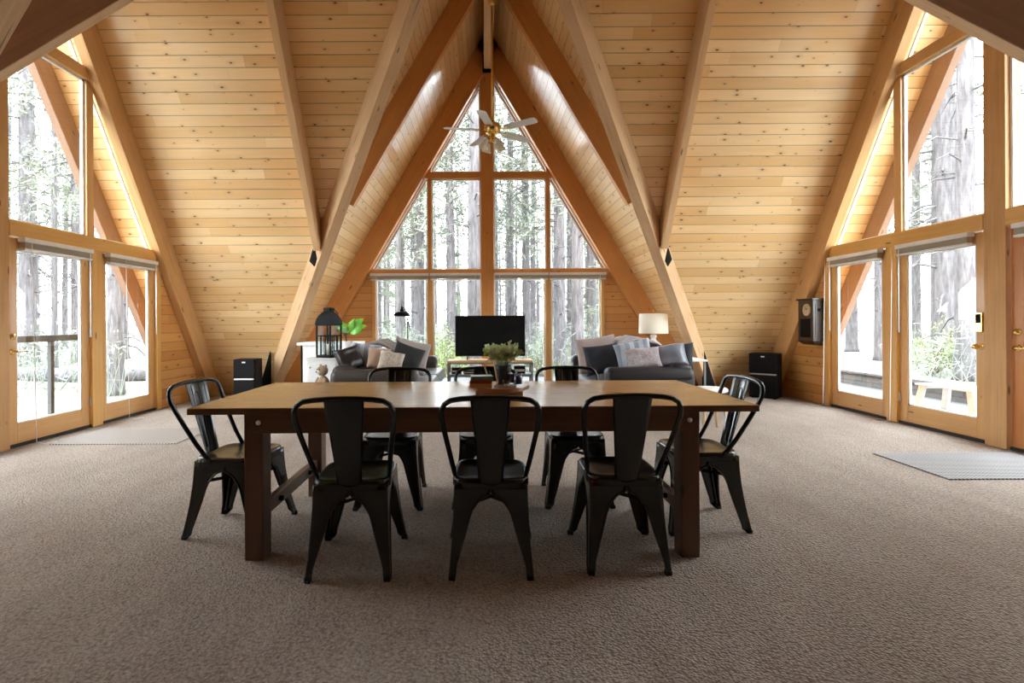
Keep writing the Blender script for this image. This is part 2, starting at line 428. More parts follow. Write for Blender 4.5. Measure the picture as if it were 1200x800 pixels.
OV = 0.68; ZB = -0.30; AB = A + 0.30 / TAN
NEAR = {-1: .07, 1: .22}                                 # the near slopes run a little further out
def ay(sx, sy, a=None):
    a = A if a is None else a
    return a * (1 + (NEAR[sx] / A if sy < 0 else 0))
def roofpanel(pts, ua, va, label):
    pts = [V(p) for p in pts]; n = (pts[1] - pts[0]).cross(pts[2] - pts[0]).normalized()
    if n.z < 0: n = -n
    m = MB(); m.prism(pts, n * 0.14, ua, va); setting(m.build('ceiling', 'roof'), label, 'ceiling')
L = math.hypot(1, TAN); CP, SP = 1 / L, TAN / L          # cos, sin of the pitch
C = (X0, DC, H)
for sx, sn in ((-1, 'left'), (1, 'right')):
    xe = XL - OV if sx < 0 else XR + OV
    for sy, yn, ye in ((1, 'far', DG + OV), (-1, 'near', DS)):
        roofpanel([C, (X0, ye, H), (X0 + sx * AB, ye, ZB), (X0 + sx * AB, DC + sy * ay(sx, sy, AB), ZB)], V((0, 1, 0)), V((-sx * CP, 0, SP)),
                  f'knotty pine ceiling slope of the long arm, {yn} end, {sn} side')
        roofpanel([C, (xe, DC, H), (xe, DC + sy * ay(sx, sy, AB), ZB), (X0 + sx * AB, DC + sy * ay(sx, sy, AB), ZB)], V((1, 0, 0)), V((0, -sy * CP, SP)),
                  f'broad knotty pine ceiling slope above {sn} doors, {yn} side')

# ---------------------------------------------------------------- beams
def beam(name, mat, p0, p1, side, w, inn, t, over, label):
    """beam from p0 to p1 on the roof surface; side = unit width direction, inn = unit direction into the room"""
    p0, p1, side, inn = V(p0), V(p1), V(side), V(inn)
    m = MB(p0); m.obox(p0 - side * (w / 2) - inn * over, p1 - p0, side * w, inn * (t + over), 0.006)
    return setting(m.build(name, mat), label, 'beam')
for sx, sn in ((-1, 'left'), (1, 'right')):
    for sy, yn in ((1, 'far'), (-1, 'near')):
        base = V((X0 + sx * (A + .06), DC + sy * ay(sx, sy, A + .06), -0.1)); top = V((X0, DC, H - .0))
        e = (top - base).normalized(); side = V((sx, -sy, 0)).normalized()
        inn = e.cross(side).normalized()
        if inn.z > 0: inn = -inn
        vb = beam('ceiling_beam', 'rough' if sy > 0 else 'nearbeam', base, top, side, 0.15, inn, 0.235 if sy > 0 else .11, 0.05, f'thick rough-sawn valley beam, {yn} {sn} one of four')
        if sy < 0:                                          # paler timber colour on the underside, brown on the sides
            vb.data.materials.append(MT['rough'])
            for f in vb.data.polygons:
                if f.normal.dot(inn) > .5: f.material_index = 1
def naverafter(sx, d, w, t, mat, label, zt=None, name='ceiling_beam'):
    zt = H if zt is None else zt
    p0 = V((X0 + sx * (A + .06), d, -.1)); p1 = V((X0 + sx * (H - zt) / TAN, d, zt))
    return beam(name, mat, p0, p1, (0, 1, 0), w, (-sx * SP, 0, -CP), t, 0.03, label)
def crossrafter(sy, x, w, t, mat, label, zt=None, name='ceiling_beam'):
    zt = H if zt is None else zt
    p0 = V((x, DC + sy * (A + .06), -.1)); p1 = V((x, DC + sy * (H - zt) / TAN, zt))
    return beam(name, mat, p0, p1, (1, 0, 0), w, (0, -sy * SP, -CP), t, 0.03, label)
for sx, sn in ((-1, 'left'), (1, 'right')):
    # rafter that dies into the valley beam
    d = 6.72; zb = (A - (d - DC)) * TAN
    p0 = V((X0 + sx * (d - DC + .02), d, zb - .03)); p1 = V((X0, d, H))
    beam('ceiling_beam', 'rafter', p0, p1, (0, 1, 0), 0.10, (-sx * SP, 0, -CP), 0.275, 0.03, f'orange rafter between valley beam and window gable, {sn} slope')
    naverafter(sx, DG - .07, 0.13, 0.335, 'rafter', f'orange gable rafter framing the tall far window, {sn} side')
    naverafter(sx, DG + OV - .06, 0.10, 0.25, 'barge', f'outer barge rafter beyond the tall far window, {sn} side')
    for sy, yn in ((1, 'far'), (-1, 'near')):
        x = X0 + sx * 2.41; k = 2.41; zb = (A - k) * TAN
        p0 = V((x, DC + sy * (k * ay(sx, sy) / A + .02), zb - .03)); p1 = V((x, DC, H))
        beam('ceiling_beam', 'srafter', p0, p1, (1, 0, 0), 0.09, (0, -sy * SP, -CP), 0.275 if sy > 0 else .09, 0.03, f'plain tan rafter on broad {sn} slope, {yn} side')
        xw = XL if sx < 0 else XR
        crossrafter(sy, xw - sx * 0.06, 0.12, 0.30, 'post', f'gable rafter over {sn} doors, {yn} side')
        crossrafter(sy, xw + sx * (OV - .05), 0.10, 0.25, 'barge', f'outer barge rafter outside {sn} gable glass, {yn} side')
# near rafter on the left, over the camera
p0 = V((X0 - (DC - 2.02), 2.02, (A - (DC - 2.02)) * TAN))
beam('ceiling_beam', 'rough', p0, (X0, 2.02, H), (0, 1, 0), 0.10, (SP, 0, -CP), 0.275, 0.03, 'pale rough rafter crossing top left corner of the photo')
m = MB((X0, DG, 5.7)); m.box((X0 - .075, DC - 2, 5.70), (X0 + .075, DG - .15, 6.4), .006)
setting(m.build('ceiling_beam', 'srafter'), 'ridge beam running along the peak to the far window', 'beam')
m = MB((X0, DC, 5.7)); m.box((XL, DC - .075, 5.72), (XR, DC + .075, 6.4), .006)
setting(m.build('ceiling_beam', 'srafter'), 'ridge beam running across from left gable to right gable', 'beam')
m = MB((X0, DG - .14, 5.7)); m.box((X0 - .095, DG - .2, 5.66), (X0 + .095, DG - .14, 5.70)).box((X0 - .095, DG - .2, 5.66), (X0 - .078, DG - .14, 5.95)).box((X0 + .078, DG - .2, 5.66), (X0 + .095, DG - .14, 5.95))
setting(m.build('beam_hanger', 'iron'), 'black steel hanger under far end of ridge beam', 'bracket')

# steel plates on the valley beams
for sx, sn in ((-1, 'left'), (1, 'right')):
    q = ((824, 407), (824.5, 468), (843, 468)) if sx > 0 else ((316.5, 411), (316.5, 468), (300, 468))
    pts = [px(x, y, 8.0) for x, y in q]
    m = MB(pts[0]); m.prism(pts, (0, 0.05, 0))
    tag(m.build('gusset_plate', 'iron'), f'black triangular steel plate at foot of {sn} valley beam', 'bracket', None, 'structure')

for sx, sn in ((-1, 'left'), (1, 'right')):
    n = V((sx, -1, 0)).normalized(); q0 = V((X0 + sx * (A + .06), DC + A + .06, 0)) + n * .0755
    pts = []
    for x, y in (((368.5, 287), (371.5, 303), (368.8, 312), (363.3, 306)) if sx < 0 else ((782.4, 290), (786.8, 304), (782, 312), (779.3, 305))):
        e = px(x, y, 1.0) - V((0, 0, EYE)); t = (q0 - V((0, 0, EYE))).dot(n) / e.dot(n); pts.append(V((0, 0, EYE)) + e * t)
    m = MB(pts[0]); m.prism(pts, n * .012)
    tag(m.build('steel_plate', 'iron'), f'small kite-shaped steel plate on {sn} far valley beam', 'bracket', None, 'structure')

# ---------------------------------------------------------------- end walls
class Wall:
    """s along the wall, z up, n out of the room"""
    def __init__(w, o, sdir, ndir): w.o, w.s, w.n = V(o), V(sdir), V(ndir)
    def p(w, s, z, n=0.0): return w.o + w.s * s + w.n * n + V((0, 0, z))
    def bar(w, mb, s0, s1, z0, z1, n0, n1, bev=0.004):
        mb.obox(w.p(s0, z0, n0), w.s * (s1 - s0), V((0, 0, z1 - z0)), w.n * (n1 - n0), bev)
    def poly(w, mb, pts, n0, n1):
        mb.prism([w.p(s, z, n0) for s, z in pts], w.n * (n1 - n0), w.s, V((0, 0, 1)))
LW = Wall((XL, DC, 0), (0, 1, 0), (-1, 0, 0)); RW = Wall((XR, DC, 0), (0, 1, 0), (1, 0, 0)); GW = Wall((X0, DG, 0), (1, 0, 0), (0, 1, 0))
def roofs(z, t=0.0): return A - z / TAN - t / SP          # half width of the gable at height z, t in from the roof
RZ0, RZ1 = 2.06, 2.21                                      # head rail over the doors
TT = 0.29
doorno = [0]; winno = [0]; wallno = [0]; trimno = [0]
def trim(W, s0, s1, z0, z1, n0, n1, mat, label):
    trimno[0] += 1; m = MB(W.p((s0 + s1) / 2, z0, n0)); W.bar(m, s0, s1, z0, z1, n0, n1)
    return setting(m.build(f'trim_{trimno[0]}', mat), label, 'trim')

def blind(W, s0, s1, zt, label, wand_s, nn=-0.03, group=None, out=0.075, cord=None):
    c = W.p((s0 + s1) / 2, zt, nn); r = thing('window_blind', label, 'blind', c)
    def bb(a0, a1, z0, z1, n0, n1, nm, mt, bev=.004):
        m = MB(c); W.bar(m, a0, a1, z0, z1, n0, n1, bev); return m.build(nm, mt, r)
    bb(s0, s1, zt - .045, zt, nn - out, nn, 'headrail', 'white')
    m = MB(c)
    for k in range(7): W.bar(m, s0 + .012, s1 - .012, zt - .052 - k * .0075, zt - .047 - k * .0075, nn - out + .012, nn - .012, 0)
    m.build('slat_stack', 'blind', r)
    bb(s0 + .01, s1 - .01, zt - .125, zt - .103, nn - out + .01, nn - .01, 'bottom_rail', 'white')
    m = MB(c); a = W.p(wand_s, zt - .05, nn - out - .004); m.tube([a, a + V((0, 0, -.95))], .005, 6); m.build('wand', 'white', r)
    if cord is not None:
        m = MB(c); a = W.p(cord, zt - .05, nn - out - .004); b = W.p(cord + .01, .03, nn - out - .03)
        m.tube([a, a.lerp(b, .5), b, W.p(cord + .03, .006, nn - out - .09), W.p(cord + .12, .006, nn - out - .14)], .003, 6); m.build('cord', 'white', r)
    return r

def french_door(W, s0, s1, hinge_far, label, leaf='frame', lever=True, keypad=False):
    """leaf between s0 and s1, z 0.03 to RZ0"""
    doorno[0] += 1
    c = W.p((s0 + s1) / 2, 0, 0.03); r = thing(f'door_{doorno[0]}', label, 'door', c, 0, None, 'structure')
    z0, z1 = .03, RZ0 - .01; st = .105
    m = MB(c)
    W.bar(m, s0, s0 + st, z0, z1, .02, .065); W.bar(m, s1 - st, s1, z0, z1, .02, .065)
    W.bar(m, s0 + st, s1 - st, z0, .225, .02, .065); W.bar(m, s0 + st, s1 - st, z1 - .11, z1, .02, .065)
    m.build('door_frame', leaf, r)
    m = MB(c)
    for a, b, q, w in ((s0 + st, s0 + st + .014, .225, z1 - .11), (s1 - st - .014, s1 - st, .225, z1 - .11)): W.bar(m, a, b, q, w, .03, .055, 0)
    W.bar(m, s0 + st, s1 - st, .225, .239, .03, .055, 0); W.bar(m, s0 + st, s1 - st, z1 - .124, z1 - .11, .03, .055, 0)
    m.build('glazing_bead', 'wtrim', r)
    m = MB(c); W.bar(m, s0 + st + .01, s1 - st - .01, .23, z1 - .115, .041, .046, 0); m.build('pane', 'glass', r)
    m = MB(c); W.bar(m, s0, s1, 0.0, .03, .0, .08, 0); m.build('threshold', 'blackrub', r)
    hs = (s1 - .004 if hinge_far else s0 + .004)
    for z in (.25, 1.05, 1.85):
        m = MB(c); a = W.p(hs, z, .012); m.tube([a, a + V((0, 0, .1))], .011, 8); m.build('hinge', 'steel', r)
    ks = (s0 + .055 if hinge_far else s1 - .055); inw = -W.n; sgn = 1 if hinge_far else -1
    if lever:
        m = MB(c); a = W.p(ks, .935, .02); m.lathe([(.0, 0), (.033, 0), (.033, .006), (.026, .012), (.011, .014), (.011, .045), (0, .045)], a, 16, axis=inw)
        if keypad: m.ball(a + inw * .062, .03)
        else: m.tube([a + inw * .04, a + inw * .048 + W.s * .03 * sgn, a + inw * .05 + W.s * .11 * sgn], [.01, .009, .007], 8)
        m.build('handle', 'brass', r)
        if keypad:
            m = MB(c); W.bar(m, ks - .036, ks + .036, 1.075, 1.265, -.012, .02, .006); m.build('keypad_lock', 'brass', r)
            m = MB(c); W.bar(m, ks - .022, ks + .022, 1.16, 1.25, -.018, -.012, .002); m.build('keypad', 'iron', r)
        else:
            m = MB(c); a = W.p(ks, 1.08, .02); m.lathe([(0, 0), (.031, 0), (.031, .01), (.02, .016), (.012, .03), (0, .03)], a, 16, axis=inw); m.build('deadbolt', 'brass', r)
    return r

def side_wall(W, side, near_leaf):
    S = [.11, 1.11, 1.26, 2.24, 2.33]                      # post edge, door, post, door, end post
    # centre post up to the ridge
    trimno[0] += 1; m = MB(W.p(0, 0, 0)); W.bar(m, -.10, .10, 0, 5.75, -.02, .12)
    setting(m.build(f'trim_{trimno[0]}', 'post'), f'broad cedar centre post of {side} glass gable', 'post')
    for sg, half in ((1, 'far'), (-1, 'near')):
        # local copy with s mirrored for the near half
        Wm = Wall(W.o, W.s * sg, W.n)
        # board wall beside the doors
        wallno[0] += 1
        m = MB(Wm.p(S[4], 0, 0)); Wm.poly(m, [(S[4] - .01, 0), (roofs(0) + .02, 0), (roofs(RZ1), RZ1), (S[4] - .01, RZ1)], 0.0, .10)
        nm = f'wall_{side}' if sg > 0 else f'wall_{side}_near'
        setting(m.build(nm, 'wallb'), f'knotty pine wall beside {side} doors, {half} end', 'wall')
        trim(Wm, S[1], S[2], 0, RZ0, -.02, .08, 'trim', f'knotty post between two glass doors, {side} wall {half} half')
        trim(Wm, S[3], S[4], 0, RZ0, -.02, .08, 'trim', f'narrow casing by pine boards, {side} wall {half} half')
        trim(Wm, .10, roofs(RZ1, TT) + .05, RZ0, RZ1, -.03, .08, 'trim', f'knotty head rail over glass doors, {side} wall {half} half')
        keyp = side == 'right'
        french_door(Wm, S[0], S[1], True, f'wood-framed glass door by centre post, {side} wall {half} half', near_leaf if sg < 0 else 'frame', True, keyp and sg > 0)
        french_door(Wm, S[2], S[3], False, f'fixed glass door panel by pine boards, {side} wall {half} half', near_leaf if sg < 0 else 'frame', False)
        blind(Wm, S[0] + .09, S[1] - .05, 2.055, f'raised white blind over door by centre post, {side} wall {half} half', S[1] - .11, -.005, cord=S[0] + .16 if side == 'left' else S[1] - .02)
        blind(Wm, S[2] + .05, S[3] - .05, 2.055, f'raised white blind over door by pine boards, {side} wall {half} half', S[3] - .11, -.005, cord=S[2] + .3 if side == 'left' else S[3] - .02)
        # gable glazing
        winno[0] += 1; c = Wm.p(1.2, RZ1, .03)
        r = thing(f'window_{winno[0]}', f'tall raked gable glazing above {side} doors, {half} half', 'window', c, 0, None, 'structure')
        ms, mw = 1.11, .10; zt = 4.02
        zm = (A - TT / SP - ms) * TAN
        m = MB(c); Wm.bar(m, ms - mw / 2, ms + mw / 2, RZ1, zm + .1, .0, .08); m.build('mullion', 'frame', r)
        m = MB(c); Wm.bar(m, .10, ms + .02, zt, zt + .13, -.02, .08); m.build('transom', 'frame', r)
        def pane(pts):
            m = MB(c); Wm.poly(m, pts, .05, .056); m.build('pane', 'glass', r)
            m = MB(c)                                       # white glazing strip around the pane
            cx = sum(p[0] for p in pts) / len(pts); cz = sum(p[1] for p in pts) / len(pts)
            n = len(pts)
            for i in range(n):
                a, b = V((*pts[i], 0)), V((*pts[(i + 1) % n], 0)); d = (b - a); q = V((-d.y, d.x, 0)).normalized()
                if q.dot(V((cx, cz, 0)) - a) < 0: q = -q
                A0 = Wm.p(a.x, a.y, .03); m.obox(A0, Wm.p(b.x, b.y, .03) - A0, Wm.s * (q.x * .022) + V((0, 0, q.y * .022)), Wm.n * .03)
            m.build('glazing_strip', 'wtrim', r)
        pane([(.10, RZ1), (ms - mw / 2, RZ1), (ms - mw / 2, zt), (.10, zt)])
        pane([(ms + mw / 2, RZ1), (roofs(RZ1, TT), RZ1), (ms + mw / 2, (A - TT / SP - ms - mw / 2) * TAN)])
        pane([(.10, zt + .13), (roofs(zt + .13, TT), zt + .13), (.10, (A - TT / SP - .10) * TAN)])
side_wall(LW, 'left', 'frame'); side_wall(RW, 'right', 'orange')

# far gable
GS = 0.0
RG0, RG1 = 2.085, 2.15
trimno[0] += 1; m = MB(GW.p(-.03, 0, 0)); GW.bar(m, -.03 - .115, -.03 + .115, 0, 6.0, -.08, .10)
setting(m.build(f'trim_{trimno[0]}', 'rafter'), 'broad orange centre mullion of the tall far window', 'post')
WX0, WX1 = -2.12, 2.09
for sg, sn, we in ((-1, 'left', -WX0), (1, 'right', WX1)):
    Wm = Wall(GW.o, GW.s * sg, GW.n)
    m = MB(Wm.p(2.2, 0, 0)); Wm.poly(m, [(we, 0), (roofs(0), 0), (roofs(RG1), RG1), (we, RG1)], 0, .10)
    setting(m.build(f'wall_far_{sn}', 'wallb'), f'orange pine board wall at {sn} edge of the far window', 'wall')
    trim(Wm, .08, roofs(RG1, .33) + .06, RG0, RG1, -.05, .08, 'rafter', f'thin orange rail across the far window, {sn} half')
    ctr = -.03 * sg; inner = ctr + .115
    ms = 1.075
    trim(Wm, ms - .055, ms + .05, 0, RG0, -.03, .08, 'frame', f'wooden mullion between lower panes, far window {sn} half')
    trim(Wm, we - .06, we, 0, RG0, -.03, .08, 'frame', f'wooden side casing of the far window, {sn} edge')
    winno[0] += 1; c = Wm.p(1.0, 0, .03)
    r = thing(f'window_{winno[0]}', f'{sn} half of the tall far gable window', 'window', c, 0, None, 'structure')
    zt0, zt1 = 3.81, 3.92; t = .33
    zm = (A - t / SP - ms) * TAN
    m = MB(c); Wm.bar(m, ms - .03, ms + .03, RG1, zm + .1, .0, .07); m.build('mullion', 'rafter', r)
    m = MB(c); Wm.bar(m, inner, roofs(zt1, t) + .04, zt0, zt1, -.03, .07); m.build('transom', 'rafter', r)
    def pane(pts):
        m = MB(c); Wm.poly(m, pts, .05, .056); m.build('pane', 'glass', r)
        m = MB(c); cx = sum(p[0] for p in pts) / len(pts); cz = sum(p[1] for p in pts) / len(pts); n = len(pts)
        for i in range(n):
            a, b = V((*pts[i], 0)), V((*pts[(i + 1) % n], 0)); d = (b - a); q = V((-d.y, d.x, 0)).normalized()
            if q.dot(V((cx, cz, 0)) - a) < 0: q = -q
            A0 = Wm.p(a.x, a.y, .03); m.obox(A0, Wm.p(b.x, b.y, .03) - A0, Wm.s * (q.x * .025) + V((0, 0, q.y * .025)), Wm.n * .03)
        m.build('glazing_strip', 'wtrim', r)
    pane([(inner, .06), (ms - .055, .06), (ms - .055, RG0), (inner, RG0)])
    pane([(ms + .05, .06), (we - .06, .06), (we - .06, RG0), (ms + .05, RG0)])
    pane([(inner, RG1), (ms - .03, RG1), (ms - .03, zt0), (inner, zt0)])
    pane([(ms + .03, RG1), (roofs(RG1, t), RG1), (ms + .03, (A - t / SP - ms - .03) * TAN)])
    pane([(inner, zt1), (roofs(zt1, t), zt1), (inner, (A - t / SP - inner) * TAN)])
    m = MB(c); Wm.bar(m, inner, we, 0, .06, .0, .08); m.build('sill', 'frame', r)
    blind(Wm, inner + .01, ms - .01, RG0 - .005, f'raised cream blind next to centre mullion, far window {sn} half', inner + .1, -.05)
    blind(Wm, ms + .015, we + .02, RG0 - .005, f'raised cream blind at outer edge of far window, {sn} half', we - .1, -.05)
# wall behind the camera
m = MB((X0, DS, 0)); m.prism([(X0 - A, DS, 0), (X0 + A, DS, 0), (X0, DS, H)], (0, -.1, 0), V((1, 0, 0)), V((0, 0, 1)))
setting(m.build('wall_behind', 'darkb'), 'dark board gable wall behind the dining table end of the room', 'wall')
# ---------------------------------------------------------------- chairs
def lerp(tab, x):
    for (a, u), (b, v) in zip(tab, tab[1:]):
        if a <= x <= b: return u + (v - u) * (x - a) / (b - a)
    return tab[-1][1] if x > tab[-1][0] else tab[0][1]
GAP = [(0, .175), (.05, .170), (.1, .153), (.2, .122), (.3, .094), (.35, .058), (.372, .03), (.38, .0), (.43, .0)]
def out(z, foot):
    t = 1 - z / .43
    return .174 + (foot - .174) * (t ** 1.7)
def leg_bm(sx, sy, m):
    fx, fy = (.196 if sy < 0 else .222), .236
    zs = [.0, .03, .06, .1, .15, .2, .25, .28, .31, .335, .355, .368, .378, .40, .43]
    N = 7
    def foot(z): return z < .055
    rows = []
    for z in zs:
        ox, oy = out(z, fx), out(z, fy)
        g = lerp(GAP, z); wx = max(.026, ox - g); wy = max(.026, oy - g - .01 * (1 - z / .43))
        if z < .02: wx = wy = .022
        pts = []
        for i in range(N): pts.append((ox - wx + wx * (i / (N - 1)) * .93, oy))          # sheet along x, out to the corner
        pts.append((ox - .004, oy - .004))
        for i in range(N): pts.append((ox, oy - wy * .07 - wy * .93 * (i / (N - 1))))
        bul = .010 * math.sin(PI * min(1, max(0, (z - .05) / .38)))
        rows.append([V((sx * (x + 0), sy * (y + 0), z)) for x, y in pts])
    vs = [[m.vert(p) for p in r] for r in rows]
    for a, b in zip(vs, vs[1:]):
        for i in range(len(a) - 1): m.face([a[i], a[i + 1], b[i + 1], b[i]], True)
    # rolled edges along the arch and along the corner
    for col in (0, -1): m.tube([r[col] for r in rows], .0042, 6)
    m.tube([r[N] + V((-sx * .004, -sy * .004, 0)) for r in rows], .009, 8)
def make_chair(label):
    r = thing('metal_chair', label, 'chair', (0, 0, 0), 0, 'black metal bistro chairs around the dining table')
    # seat pan
    m = MB()
    def rr(k, h):                                            # rounded square ring
        def f(a):
            c, s_ = math.cos(a), math.sin(a); e = 5.5
            q = (abs(c) ** e + abs(s_) ** e) ** (-1 / e)
            return q * c * h, q * s_ * h
        return f
    prof = [(.002, .436), (.06, .436), (.115, .438), (.145, .443), (.158, .449), (.168, .452), (.177, .450), (.181, .443), (.182, .425), (.180, .405), (.178, .404)]
    NS = 48; rings = []
    for h, z in prof:
        f = rr(0, h); rings.append([m.vert((*f(2 * PI * k / NS), z)) for k in range(NS)])
    for a, b in zip(rings, rings[1:]):
        for k in range(NS): m.face([a[k], a[(k + 1) % NS], b[(k + 1) % NS], b[k]], True)
    m.face(rings[0])
    m.build('seat', 'chair', r, solid=.002)
    m = MB()
    for x, y in ((-.02, .02), (.02, .02), (-.02, -.02), (.02, -.02), (0, 0)): m.lathe([(0, .4372), (.006, .4372), (.006, .4378), (0, .4378)], (x, y, 0), 10)
    m.build('drain_hole', 'rubber', r)
    for sx in (-1, 1):
        for sy in (-1, 1):
            m = MB(); leg_bm(sx, sy, m); leg = m.build('leg', 'chair', r, solid=.0025)
            fx, fy = (.196 if sy < 0 else .222), .236
            m = MB(); m.rbox((sx * (fx - .014) - .017, sy * (fy - .014) - .0145, 0), (sx * (fx - .014) + .0145, sy * (fy - .014) + .0145, .022), .005, 2)
            m.build('foot', 'rubber', leg)
    # cross brace under the seat
    m = MB()
    for sx in (-1, 1): m.obox((sx * .175, -.178, .30), (-sx * .35, .356, 0), (.004, .004, 0), (0, 0, .018))
    m.build('cross_brace', 'chair', r)
    # hoop
    half = [(.172, -.075, .435), (.176, -.105, .462), (.187, -.150, .53), (.203, -.205, .63), (.217, -.248, .715), (.224, -.270, .765), (.222, -.281, .800), (.208, -.288, .828), (.180, -.292, .845), (.130, -.295, .853), (.065, -.297, .857)]
    full = half + [(0, -.298, .858)] + [(-x, y, z) for x, y, z in half[::-1]]
    m = MB(); m.tube(full, .0125, 10)
    for sx in (-1, 1): m.rbox((sx * .172 - .012, -.12, .405), (sx * .172 + .012, -.05, .44), .005, 2)
    m.build('back_frame', 'chair', r)
    # splat
    cen = [(-.176, .425, .058), (-.186, .45, .059), (-.197, .49, .061), (-.217, .57, .067), (-.241, .67, .076), (-.267, .77, .085), (-.285, .835, .090), (-.293, .853, .091)]
    def sp(u, v):
        t = u * (len(cen) - 1); i = min(int(t), len(cen) - 2); f = t - i
        y, z, w = (cen[i][k] + (cen[i + 1][k] - cen[i][k]) * f for k in range(3))
        x = (v * 2 - 1)
        return V((x * w, y - .016 * (1 - x * x) + .008, z))
    m = MB(); m.grid(sp, 14, 8); s_ = m.build('splat', 'chair', r, solid=.003)
    m = MB()
    for k, (w0, top) in enumerate(((.40, .84), (.19, .72))):
        path = []
        for i in range(11): path.append(sp(.22 + (top - .22) * i / 10, .5 - w0 / 2))
        arc = [sp(top + .05 * math.sin(PI * i / 6), .5 - w0 / 2 * math.cos(PI * i / 6)) for i in range(1, 6)]
        path += arc + [sp(top - (top - .22) * i / 10, .5 + w0 / 2) for i in range(11)]
        for sgn in (1, -1):
            if sgn == 1: m.tube([p + V((0, .002 * sgn, 0)) for p in path], .0032, 6)
    m.build('pressed_ridge', 'chair', s_)
    return r
chairs = [
    ('black metal chair with its back to us, left end of the near row', -.646, 2.52, 2.0),
    ('black metal chair with its back to us, middle of the near row', .030, 2.53, -.5),
    ('black metal chair with its back to us, right end of the near row', .688, 2.568, -.5),
    ('black metal chair at the left head of the table, facing right', -1.435, 2.92, -95),
    ('black metal chair at the right head of the table, facing left', 1.270, 2.98, 90.5),
    ('black metal chair across the table in front of the left sofa', -.622, 3.385, 180.5),
    ('black metal chair across the table, behind the centre plant', .012, 3.40, 180),
    ('black metal chair across the table in front of the right sofa', .612, 3.40, 180),
]
ch0 = make_chair(chairs[0][0])
for i, (lb, x, y, a) in enumerate(chairs):
    c = ch0 if i == 0 else dup(ch0, label=lb)
    c.location = (x, y, 0); c.rotation_euler = (0, 0, math.radians(a))

# ---------------------------------------------------------------- dining table
T = (-.055, 3.02, 0); r = thing('dining_table', 'long wooden dining table with golden top and dark brown legs', 'table', T, math.radians(.25))
hx, y0, y1 = 1.435, -.542, .527
m = MB(); m.box((-hx, y0, .742), (hx, y1, .772), .003); m.build('edge_board', 'tableleg', r)
m = MB(); m.box((-hx + .002, y0 + .002, .771), (hx - .002, y1 - .002, .775), .001); m.build('tabletop', 'tabletop', r)
ay = y0 + .012
m = MB(); m.box((-1.142, ay, .645), (1.138, ay + .04, .742), .003); m.build('apron', 'tableleg', r)
m = MB(); m.box((-1.142, y1 - .052, .645), (1.138, y1 - .012, .742), .003); m.build('apron', 'tableleg', r)
lx = (-1.115, 1.096)
for x in lx:
    m = MB(); m.box((x - .02, ay + .04, .645), (x + .02, y1 - .052, .742), .003); m.build('apron', 'tableleg', r)
    for yy in (y0 + .026, y1 - .026 - .1):
        m = MB(); m.box((x - .047, yy, 0), (x + .047, yy + .10, .742 if 1 else 0), .004); m.build('leg', 'tableleg', r)
    m = MB(); m.box((x - .02, y0 + .126, .185), (x + .02, y1 - .126, .255), .003); st = m.build('stretcher', 'tableleg', r)
    for yy in (y0 + .30, y1 - .30):
        m = MB(); m.tube([(x - .04, yy, .22), (x + .04, yy, .22)], .014, 10); m.build('bolt', 'iron', st)
    m = MB(); bx = x + .033 * (1 if x < 0 else -1) - (.0 if x < 0 else -.025)
    m.lathe([(0, 0), (.012, 0), (.012, .004), (0, .006)], (bx, ay, .70), 12, axis=(0, -1, 0)); m.build('bolt', 'steel', r)

# lazy board with its things
TZ = .775; BX, BY = .085, 2.90
r = thing('serving_board', 'round dark wood serving board raised on a block, centre of the table', 'serving board', (BX, BY, TZ))
m = MB(); m.box((-.135, -.10, 0), (.135, .10, .034), .004); m.build('block_base', 'acacia2', r)
m = MB(); n = 40
pts = [((.178 + .006 * math.sin(3 * a) + .004 * math.sin(7 * a)) * math.cos(a), (.175 + .005 * math.sin(4 * a)) * math.sin(a)) for a in (2 * PI * k / n for k in range(n))]
m.prism([(x, y, .034) for x, y in pts], (0, 0, .020), V((1, 0, 0)), V((0, 1, 0))); m.build('board', 'acacia', r)
BZ = TZ + .0545
books = [('tan_cover', (.62, .38, .16), 'tan-orange clothbound book at the bottom of the small stack', .024), ('red_cover', (.26, .03, .02), 'dark red book in the middle of the small stack', .017),
         ('teal_cover', (.07, .16, .14), 'dark teal book with pale blue top, topmost of the small stack', .022)]
z = BZ
for i, (mn, cl, lb, h) in enumerate(books):
    MT[mn] = plain(mn, cl, .6)
    c = V((-.022 + .003 * i, 2.822 - .002 * i, z)); r = thing('book', lb, 'book', c, math.radians((4, 1, 6)[i]), 'books stacked on the serving board')
    w, d = .062, .048
    m = MB(); m.box((-w + .003, -d + .003, .002), (w - .004, d - .003, h - .002)); m.build('pages', 'paper', r)
    m = MB(); m.box((-w, -d, 0), (w, d, .0025)); m.box((-w, -d, h - .0025), (w, d, h)); m.box((-w, -d, 0), (w, -d + .003, h)); m.build('cover', mn, r)
    if i == 2:
        MT['paleblue'] = plain('pale_blue_cover', (.45, .60, .66), .5)
        m = MB(); m.box((-w + .004, -d + .004, h), (w - .004, d - .004, h + .0008)); m.build('cover_panel', 'paleblue', r)
    z += h + .0009
